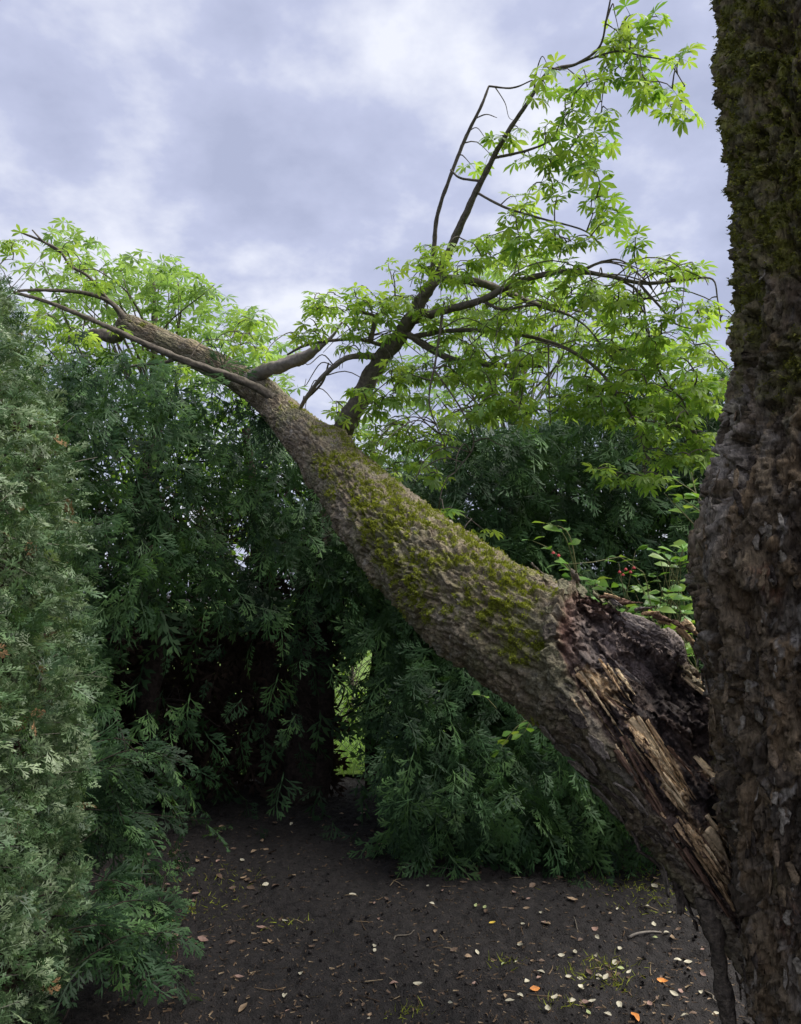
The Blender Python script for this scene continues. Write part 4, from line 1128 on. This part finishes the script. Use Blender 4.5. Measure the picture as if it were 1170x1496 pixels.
mossm = sstep(.12, .6, ptc + .65 * sstep(800, 300, py_) + .25 * (-sdirs[:, 0]) - .05 - .3 * lowz) * (.3 + .7 * sstep(-.15, .2, fbm(cyl * 26, 3)))
mossm *= (1 - np.clip(flank_light * 1.2, 0, 1))
mc = mixc(np.tile(np.array([.12, .125, .026]), (nb, 1)), (.18, .175, .035), sstep(-.2, .35, fbm(cyl * 20 + 9, 3)))
col = col * (1 - mossm[:, None]) + mc * mossm[:, None]
stand_trunk = link('trunk', mesh_np('trunk', p0, grid_faces(nu, nv), True, col), M_bark_up, stand)
cand = np.where((facing > -.1) & (py_ > 380) & (py_ < 1520) & (px_ < 1200))[0]
nxt = np.roll(p0.reshape(nu, nv, 3), -1, 0).reshape(-1, 3)
pr_ = (.15 + sstep(450, 900, py_[cand])); pr_ /= pr_.sum()
for k, m in enumerate(rng.choice(cand, 230, replace=False, p=pr_)):     # crisp flaking plates
    al = unit(np.array([0, 0, 1.0]) + rng.normal(0, .16, 3))
    cl = random.choice([(.12, .09, .06), (.20, .145, .085), (.27, .235, .185), (.07, .053, .04), (.18, .13, .08), (.31, .275, .22)])
    bark_plate(p0[m] + sdirs[m] * rng.uniform(.0, .007), al, unit(sdirs[m] + rng.normal(0, .22, 3)), rng.uniform(.022, .085), rng.uniform(.008, .026), rng.uniform(-.4, .7), 300 + k, cl, stand_trunk, 7, 4, .0016)
tufts(stand_trunk, p0, sdirs, np.clip(mossm - .25, 0, 1) * np.clip(facing + .45, 0, 1) ** .5, 26000, 0.0075, M_mossd)

# ------------------------------------------------------------------ background trees and shrubs beyond the fence
def leafy_crown(root, clumps, templates, meshes, mat, lsize, nkeep, d_lo, d_hi, flat=.5):
    pp = []
    for a, b_, rx, ry, k in clumps:
        an = rng.uniform(0, 6.28, k); rad_ = np.sqrt(rng.random(k))
        for i in range(k):
            pp.append(P(a + rx * rad_[i] * math.cos(an[i]), b_ + ry * rad_[i] * math.sin(an[i]), rng.uniform(d_lo, d_hi)))
    pp = np.array(pp); n = len(pp)
    ax_ = np.stack([rng.normal(0, 1, n), rng.normal(0, 1, n), rng.normal(-.25, .3, n)], 1)
    nn_ = np.stack([rng.normal(0, flat, n), rng.normal(-.2, flat, n), np.ones(n)], 1)
    sz_ = rng.uniform(.8, 1.2, n) * lsize
    _, _, pd2 = proj(pp)
    spread(root, 'leaf', 'foliage', templates, meshes, pp, basis(ax_, nn_) * sz_[:, None, None], mat, nkeep, sz_ / pd2, True)
    return pp
def far_tree(name, label, cat, base_px, d, top, clumps, nlimb, mat, meshes, lsize, nkeep, spread_d, templates=FAR_T, r=.16):
    t = thing(name, label, cat)
    g = gpt(base_px, d)
    tpnt = P(top[0], top[1], d)
    pts = [np.append(g + (tpnt - g) * s + (rng.normal(0, .05, 3) if 0 < s < 1 else 0), r * (1.1 - s)) for s in (0, .3, .6, 1)]
    v, f = tube_arrays(pts, 30, 12, .2)
    link('trunk', mesh_np('trunk', v, f, True), M_branch, t)
    pp = leafy_crown(t, clumps, templates, meshes, mat, lsize, nkeep, d - spread_d, d + spread_d)
    b = Bag()
    for k in rng.choice(len(pp), min(nlimb, len(pp)), replace=False):
        s = rng.uniform(.35, .85); s0 = g + (tpnt - g) * s; e_ = pp[k]
        m_ = s0 + (e_ - s0) * .5 + rng.normal(0, .12, 3) + np.array([0, 0, .1])
        v, f = tube_arrays([np.append(s0, .02 * r / .16), np.append(m_, .012 * r / .16), np.append(e_, .004)], 10, 5); b.add(v, f)
    link('limbs', b.mesh('limbs', True), M_branch, t)['kind'] = 'stuff'
    return t
far_tree('background_tree', 'pale green leafy tree rising behind the cedars at the upper left', 'tree', 230, 9.5, (225, 400),
         [(95, 345, 26, 26, 26), (135, 355, 14, 14, 10), (120, 400, 45, 35, 60), (200, 395, 55, 28, 75), (245, 385, 22, 16, 18), (160, 450, 90, 40, 120), (270, 440, 60, 32, 80), (300, 425, 18, 16, 14), (350, 470, 45, 26, 55),
          (375, 465, 20, 14, 14), (400, 505, 30, 22, 28), (300, 510, 110, 40, 120), (120, 520, 110, 40, 90), (420, 555, 20, 12, 10), (60, 440, 40, 60, 50), (200, 560, 120, 40, 110), (330, 560, 80, 30, 80), (180, 500, 120, 40, 90), (90, 350, 30, 26, 16), (230, 420, 90, 34, 70)], 34, M_leaf_far, palm_far, .23, 200, 1.0)
far_tree('background_tree', 'pale green leafy tree behind the middle of the drooping canopy', 'tree', 760, 11.0, (760, 420),
         [(700, 420, 60, 40, 60), (770, 400, 60, 40, 70), (850, 440, 70, 45, 80), (640, 480, 60, 40, 60), (740, 500, 100, 45, 130), (880, 510, 90, 45, 110), (980, 520, 70, 50, 80), (600, 560, 60, 40, 60), (690, 580, 80, 40, 80), (570, 640, 60, 40, 60), (620, 690, 60, 40, 50), (760, 620, 60, 30, 30)], 60, M_leaf_far, palm_far, .25, 60, 1.2)
beyond_m = [loose_mesh(t, 'leaf', M_leaf_beyond, True) for t in OVATE_T]
far_tree('background_shrub', 'bright yellow-green shrub seen through the gap beside the widest cedar trunk', 'shrub', 515, 9.0, (515, 950),
         [(515, 1000, 80, 90, 260), (515, 1090, 90, 70, 260)], 30, M_leaf_beyond, beyond_m, .12, 60, .5, OVATE_T, .05)
far_tree('background_shrub', 'bright yellow-green shrub glimpsed through the cedars above the hollow', 'shrub', 330, 9.6, (330, 680),
         [(380, 700, 90, 90, 380), (260, 740, 110, 110, 420), (400, 850, 90, 90, 260), (240, 640, 80, 60, 220), (340, 640, 90, 60, 200), (170, 720, 60, 90, 160)], 40, M_leaf_beyond, beyond_m, .15, 60, .8, OVATE_T, .08)
far_tree('background_shrub', 'bright green shrub glimpsed low between the cedar boughs on the right', 'shrub', 700, 9.4, (720, 860),
         [(640, 1000, 110, 110, 320), (820, 960, 120, 120, 320)], 30, M_leaf_beyond, beyond_m, .14, 40, .6, OVATE_T, .07)

# ------------------------------------------------------------------ berry shrub and sprigs by the break
shrub_m = [loose_mesh(t, 'leaf', M_shrub, True) for t in OVATE_T]
M_berry = noise_mat('berry', (0.35, 0.02, 0.03), (0.5, 0.05, 0.05), 60, 0.3, 0.05, 60, 0.5)
M_stem = noise_mat('green_stem', (0.12, 0.14, 0.05), (0.22, 0.2, 0.09), 40, 0.6, 0.2, 80, 0.3)
def sprig(name, label, cat, root_pt, tips_, lsz, per, nl_end=3, berries=(), group=None):
    t = thing(name, label, cat, group)
    b = Bag(); lp, la, ln = [], [], []
    for tp_ in tips_:
        L = np.linalg.norm(tp_ - root_pt)
        m_ = root_pt + (tp_ - root_pt) * .55 + np.array([0, 0, .12 * L]) + rng.normal(0, .05 * L, 3)
        pts = [np.append(root_pt, .0035), np.append(m_, .0026), np.append(tp_, .0014)]
        v, f = tube_arrays(pts, 12, 5); b.add(v, f)
        cs, _ = catmull(np.array(pts), 24)
        for i in range(per):
            s = int(23 * (1 - .55 * i / max(1, per)))
            for sg in (-1, 1):
                a = rng.uniform(0, 6.28)
                lp.append(cs[s, :3]); la.append(unit(cs[min(23, s + 1), :3] - cs[s - 1, :3]) * .5 + np.array([math.cos(a), math.sin(a), .1]) * 1.0)
                ln.append(np.array([0, -.35, 1]) + rng.normal(0, .35, 3))
    lp, la, ln = map(np.array, (lp, la, ln)); n = len(lp)
    sz_ = lsz * rng.uniform(.6, 1.2, n)
    link('stems', b.mesh('stems', True), M_stem, t)
    w_ = rng.integers(0, 5, n); mm_ = basis(la, ln) * sz_[:, None, None]
    for i in range(n):
        o = bpy.data.objects.new('leaf', shrub_m[w_[i]]); COL.objects.link(o); o.parent = t; o.matrix_local = mat4(mm_[i], lp[i])
    for c in berries:
        v = ico_v * .008 / .95 + c
        link('berry', mesh_np('berry', v, ico_f, True), M_berry, t)
    return t
root = gpt(1005, 4.4) ; root = np.array([root[0], root[1], 0.02])
tp_ = [P(rng.uniform(820, 1000), rng.uniform(800, 905), rng.uniform(3.3, 3.8)) for _ in range(52)] + [P(rng.uniform(930, 1010), rng.uniform(790, 830), 3.5) for _ in range(6)]
tp_ = [p for p in tp_ if proj(p)[1] > 800 + 0.15 * (960 - proj(p)[0])]
sprig('berry_shrub', 'light green shrub with small red berries between the break and the standing trunk', 'shrub', root, tp_, .078, 4,
      berries=[P(a, b_, 3.3) for a, b_ in ((914, 832), (921, 836), (926, 830), (910, 840), (905, 836), (816, 812), (808, 808))])
sprig('leafy_sprig', 'single leafy stem rising above the trunk left of the berry shrub', 'plant', P(845, 850, 3.5), [P(800, 765, 3.4), P(778, 790, 3.4), P(822, 778, 3.4)], .08, 2)
sprig('leafy_sprig', 'small sprig of rounded pale leaves below the leaning trunk', 'plant', P(790, 1040, 4.3), [P(730, 1096, 4.2), P(765, 1072, 4.2)], .09, 3)
sprig('leafy_sprig', 'tiny bright leaf tuft against the cedars under the trunk', 'plant', P(725, 1035, 4.5), [P(703, 1016, 4.4)], .06, 2)
sprig('leafy_sprig', 'pale leafy spray beside the standing trunk above the berry shrub', 'plant', P(1045, 800, 3.2), [P(985, 700, 3.3), P(1010, 690, 3.3), P(970, 720, 3.3), P(1000, 730, 3.3)], .075, 3)
sprig('leafy_sprig', 'three-leaved seedling standing on the soil before the cedars', 'plant', G(683, 1278), [G(683, 1278) + np.array([-.03, 0, .06]), G(683, 1278) + np.array([.04, 0, .06])], .06, 1)

# ------------------------------------------------------------------ low cedar boughs at the foot of the hedge
def low_bough(label, root_pt, tips_, sz_lo, sz_hi, per, loose=True):
    t = thing('low_cedar_bough', label, 'shrub', 'low cedar growth at the foot of the hedge')
    b = Bag(); lp, la, ln = [], [], []
    root0 = root_pt
    for tp2 in tips_:
        root_pt = root0 + rng.normal(0, 1, 3) * np.array([.04, .28, .16]) if loose else root0
        root_pt[2] = max(root_pt[2], .02)
        L = np.linalg.norm(tp2 - root_pt)
        m_ = root_pt + (tp2 - root_pt) * .55 + np.array([0, 0, .15 * L]) + rng.normal(0, .04 * L, 3)
        pts = [np.append(root_pt, .0035), np.append(m_, .0024), np.append(tp2, .0014)]
        v, f = tube_arrays(pts, 10, 5); b.add(v, f)
        cs, _ = catmull(np.array(pts), 30)
        for i in range(per):
            s = int(29 * (1 - .9 * i / per)); dv_ = unit(cs[min(29, s + 1), :3] - cs[s - 1, :3])
            lp.append(cs[s, :3]); la.append(dv_ + rng.normal(0, .45, 3)); ln.append(np.array([.1, -.4, .9]) + rng.normal(0, .35, 3))
    lp, la, ln = map(np.array, (lp, la, ln)); n = len(lp)
    link('stems', b.mesh('stems', True), M_cedarbark, t)
    mm_ = basis(la, ln) * rng.uniform(sz_lo, sz_hi, n)[:, None, None]; w_ = rng.integers(0, 7, n)
    for i in range(n):
        o = bpy.data.objects.new('spray', cedar_meshes[w_[i]]); COL.objects.link(o); o.parent = t; o.matrix_local = mat4(mm_[i], lp[i])
def gg(px, py, h): return G(px, py) + np.array([0, 0, h])
low_bough('leafy cedar bough spreading over the soil at the lower left corner', P(70, 1400, 2.95), [gg(rng.uniform(130, 275), rng.uniform(1400, 1520), rng.uniform(.05, .35)) for _ in range(18)], .09, .19, 8)
low_bough('dense young cedar growth halfway along the foot of the hedge', P(90, 1150, 3.8), [P(rng.uniform(130, 300), rng.uniform(1110, 1270), rng.uniform(3.7, 4.4)) for _ in range(24)], .11, .22, 9)
low_bough('small cedar tuft on the litter beside the young cedar growth', G(215, 1380), [gg(rng.uniform(200, 280), rng.uniform(1310, 1350), rng.uniform(.03, .16)) for _ in range(8)], .08, .13, 3)
low_bough('cedar tips trailing on the soil below the torn break', P(820, 1220, 5.2), [gg(rng.uniform(760, 900), rng.uniform(1240, 1290), rng.uniform(.02, .2)) for _ in range(16)], .11, .19, 4)

# ------------------------------------------------------------------ leaf litter, sticks, grass
LIT = {}
def litter_mat(name, c):
    return leaf_mat(name, [(0, tuple(x * .8 for x in c)), (1, tuple(min(1, x * 1.15) for x in c))], 0.1, (1, 1, 1), .6, .3, 60, .25)
LC = {'cream': (.50, .46, .34), 'tan': (.30, .21, .13), 'pinkish': (.30, .19, .15), 'brown': (.12, .078, .052), 'orange': (.68, .26, .06), 'yellow': (.72, .50, .06), 'greenish': (.40, .45, .20)}
LM = {k: litter_mat('litter_' + k, c) for k, c in LC.items()}
def dead_leaf(seed):
    r = random.Random(seed); V, Fc = [], []
    st = [(0, .08), (.2, .62), (.45, 1), (.7, .85), (.9, .4), (1, .04)]
    cu, tw_ = r.uniform(-.35, .6), r.uniform(-.4, .4)
    for t, w_ in st:
        for s in (-1, -.5, 0, .5, 1):
            V.append([s * w_ * .27, t - .5, cu * (t - .5) ** 2 + .35 * abs(s * w_ * .27) * r.uniform(.5, 1.4) + tw_ * s * w_ * .2 * (t - .5) + r.uniform(-.015, .015)])
    return np.array(V), [grid_faces(6, 5, False)]
DL = [dead_leaf(k) for k in range(7)]
DLM = {k: [loose_mesh(t, 'fallen_leaf', LM[k], True) for t in DL] for k in LC}
def drop(px, py, kind, L, label, group=None):
    g = G(px, py); z = ground_z(np.array([g[0]]), np.array([g[1]]))[0]
    a = rng.uniform(0, 6.28)
    m = basis(np.array([[math.cos(a), math.sin(a), rng.normal(0, .15)]]), np.array([[rng.normal(0, .22), rng.normal(-.1, .22), 1]]))[0] * L
    o = link('fallen_leaf', random.choice(DLM[kind])); o.matrix_world = mat4(m, [g[0], g[1], z + .008])
    tag(o, label, 'leaf', group or 'fallen leaves on the soil')
SPEC = [(781, 1449, 'orange', .045, 'bright orange fallen leaf lying on the soil, bottom centre'),
        (968, 1435, 'orange', .045, 'orange fallen leaf among pale ones near the bottom right'),
        (928, 1491, 'orange', .055, 'large orange-tan fallen leaf at the very bottom edge'),
        (719, 1352, 'yellow', .035, 'small yellow fallen leaf alone on the dark soil'),
        (836, 1316, 'tan', .06, 'long rusty tan fallen leaf near the cedar tips'),
        (869, 1353, 'pinkish', .06, 'folded pinkish leaf beside the stick, midway to the cedars'),
        (355, 1478, 'tan', .05, 'tan fallen leaf at the bottom left of the soil'),
        (350, 1436, 'pinkish', .045, 'pinkish fallen leaf left of the bare soil patch')]
for a, b_, k, L, lab in SPEC: drop(a, b_, k, L, lab)
NEAR = [(697, 1392), (848, 1448), (885, 1435), (897, 1405), (945, 1324), (760, 1462), (835, 1462), (850, 1450), (810, 1460), (888, 1490), (905, 1472), (990, 1402), (1005, 1405), (795, 1350), (875, 1425), (830, 1430), (760, 1380), (848, 1428),
        (840, 1395), (865, 1470), (800, 1480), (745, 1470), (1000, 1485), (985, 1460), (955, 1350), (610, 1435), (515, 1305), (547, 1390), (790, 1425), (770, 1440), (870, 1392), (820, 1402), (905, 1385)]
for a, b_ in NEAR:
    drop(a, b_, 'cream', rng.uniform(.03, .045), 'cream oval fallen leaf on the near soil, one of many alike', 'cream leaves scattered on the near soil')
for k in range(105):
    a, b_ = 280 + 770 * rng.random() ** .42, 1290 + 206 * rng.random() ** .75
    kind = rng.choice(['cream', 'tan', 'pinkish', 'brown', 'greenish'], p=[.2, .2, .2, .3, .1])
    drop(a, b_, kind, rng.uniform(.018, .04), {'cream': 'tiny cream leaf scrap strewn over the open soil', 'tan': 'small tan dry leaf strewn over the open soil', 'pinkish': 'small pinkish-brown dry leaf strewn over the open soil',
         'brown': 'small dark brown dry leaf strewn over the open soil', 'greenish': 'small green leaf scrap strewn over the open soil'}[kind], kind + ' leaf scraps on the open soil')
for k in range(120):
    a, b_ = rng.uniform(200, 1010), rng.uniform(1185, 1300)
    if rng.random() < .4: a, b_ = rng.uniform(190, 420), rng.uniform(1230, 1400)
    kind = rng.choice(['tan', 'pinkish', 'brown', 'cream'], p=[.22, .15, .57, .06])
    drop(a, b_, kind, rng.uniform(.03, .06), 'dry %s leaf in the shaded litter under the cedars' % kind, 'shaded %s litter leaves' % kind)
def stick(px0, py0, px1, py1, r, label, mat=M_dead):
    a, b_ = G(px0, py0), G(px1, py1)
    pts = []
    for s in (0, .3, .6, 1):
        p = a + (b_ - a) * s + (rng.normal(0, .008, 3) if 0 < s < 1 else 0)
        p[2] = ground_z(p[:1], p[1:2])[0] + r * 1.2
        pts.append(np.append(p, r * (1 - .5 * s)))
    v, f = tube_arrays(pts, 16, 8, .2)
    tag(link('stick', mesh_np('stick', v, f, True), mat), label, 'stick', 'sticks lying on the soil')
stick(918, 1364, 966, 1360, .007, 'pale grey stick lying on the soil left of the standing trunk')
stick(575, 1372, 605, 1362, .004, 'short thin brown stick on the soil in the middle', M_branch)
stick(838, 1340, 850, 1368, .003, 'thin twig beside the folded pinkish leaf', M_branch)
stick(590, 1266, 668, 1275, .006, 'long stick in the shade before the cedars', M_branch)
stick(1030, 1448, 1060, 1475, .004, 'curved twig lying near the hanging bark strip', M_branch)
b = Bag()
k = 5200
fl_ = (np.array([[-.5, 0, 0], [.5, 0, 0.1], [.35, 1, 0.15], [-.4, 1, 0]]) * np.array([.22, 1, 1]), [np.array([[0, 1, 2, 3]])])
dpx, dpy = rng.uniform(150, 1120, k), 1180 + 330 * rng.random(k) ** .8
p = np.array([G(a, b_) for a, b_ in zip(dpx, dpy)]); keep_ = p[:, 1] < 7; p = p[keep_]; k = len(p)
p[:, 2] = ground_z(p[:, 0], p[:, 1]) + .003
a = rng.uniform(0, 6.28, k)
stamp(b, [fl_], p, basis(np.stack([np.cos(a), np.sin(a), rng.normal(0, .2, k)], 1), np.stack([rng.normal(0, .3, k), rng.normal(0, .3, k), np.ones(k)], 1)) * (.006 + .022 * rng.random(k) ** 2.5)[:, None, None])
for q_ in range(70):
    g0 = G(rng.uniform(230, 1040), rng.uniform(1225, 1490)); a_ = rng.uniform(0, 6.28); L_ = rng.uniform(.03, .13)
    pts = []
    for t_ in (0, .5, 1):
        c_ = g0 + np.array([math.cos(a_), math.sin(a_), 0]) * L_ * t_ + rng.normal(0, .006, 3) * (t_ == .5)
        c_[2] = ground_z(c_[:1], c_[1:2])[0] + .004
        pts.append(np.append(c_, .0022 * (1.2 - .6 * t_)))
    v, f = tube_arrays(pts, 7, 5, .2); b.add(v, f)
M_deb = leaf_mat('needle_litter', [(0, (.05, .032, .02)), (.6, (.13, .085, .05)), (1, (.30, .23, .14))], .1, (1, 1, 1), .8, .2, 50)
tag(link('needle_litter', b.mesh('needle_litter'), M_deb), 'fine brown needle and bark crumbs strewn over the soil', 'litter', kind='stuff')
k = 5000
p = np.stack([rng.uniform(-1.6, .8, k), rng.uniform(6.9, 9.2, k), np.full(k, .02)], 1)
b = Bag()
blade0 = (np.array([[-.5, 0, 0], [.5, 0, 0], [.25, .55, .1], [-.25, .55, .1], [0, 1, .35]]) * np.array([.08, 1, 1]), [np.array([[0, 1, 2, 3]]), np.array([[3, 2, 4]])])
stamp(b, [blade0], p, basis(np.stack([rng.normal(0, .4, k), rng.normal(0, .4, k), np.ones(k)], 1), rng.normal(0, 1, (k, 3))) * rng.uniform(.06, .2, k)[:, None, None])
tag(link('lawn_grass', b.mesh('lawn_grass'), M_leaf_far), 'bright grass beyond the fence seen in the narrow gap', 'grass', kind='stuff')
# grass and moss tufts on the soil
b = Bag()
blade = (np.array([[-.5, 0, 0], [.5, 0, 0], [.25, .55, .1], [-.25, .55, .1], [0, 1, .35]]) * np.array([.12, 1, 1]), [np.array([[0, 1, 2, 3]]), np.array([[3, 2, 4]])])
for a, b_, rx, ry, k in ((885, 1407, 22, 8, 90), (850, 1425, 16, 6, 50), (905, 1440, 16, 6, 50), (820, 1468, 16, 5, 40), (960, 1310, 30, 12, 120), (920, 1290, 40, 10, 130), (345, 1285, 30, 12, 90), (300, 1320, 40, 15, 110), (420, 1350, 30, 6, 40), (600, 1480, 20, 6, 40), (990, 1290, 20, 10, 80), (740, 1410, 12, 5, 30)):
    p = np.array([G(a + rng.normal(0, rx), b_ + rng.normal(0, ry)) for _ in range(k)]); p[:, 2] = ground_z(p[:, 0], p[:, 1])
    ax_ = np.stack([rng.normal(0, .8, k), rng.normal(0, .8, k), rng.uniform(.15, .9, k)], 1)
    stamp(b, [blade], p, basis(ax_, rng.normal(0, 1, (k, 3))) * rng.uniform(.015, .045, k)[:, None, None])
tag(link('grass_tufts', b.mesh('grass_tufts'), M_moss), 'sparse yellow-green grass and moss tufts on the soil', 'grass', kind='stuff')
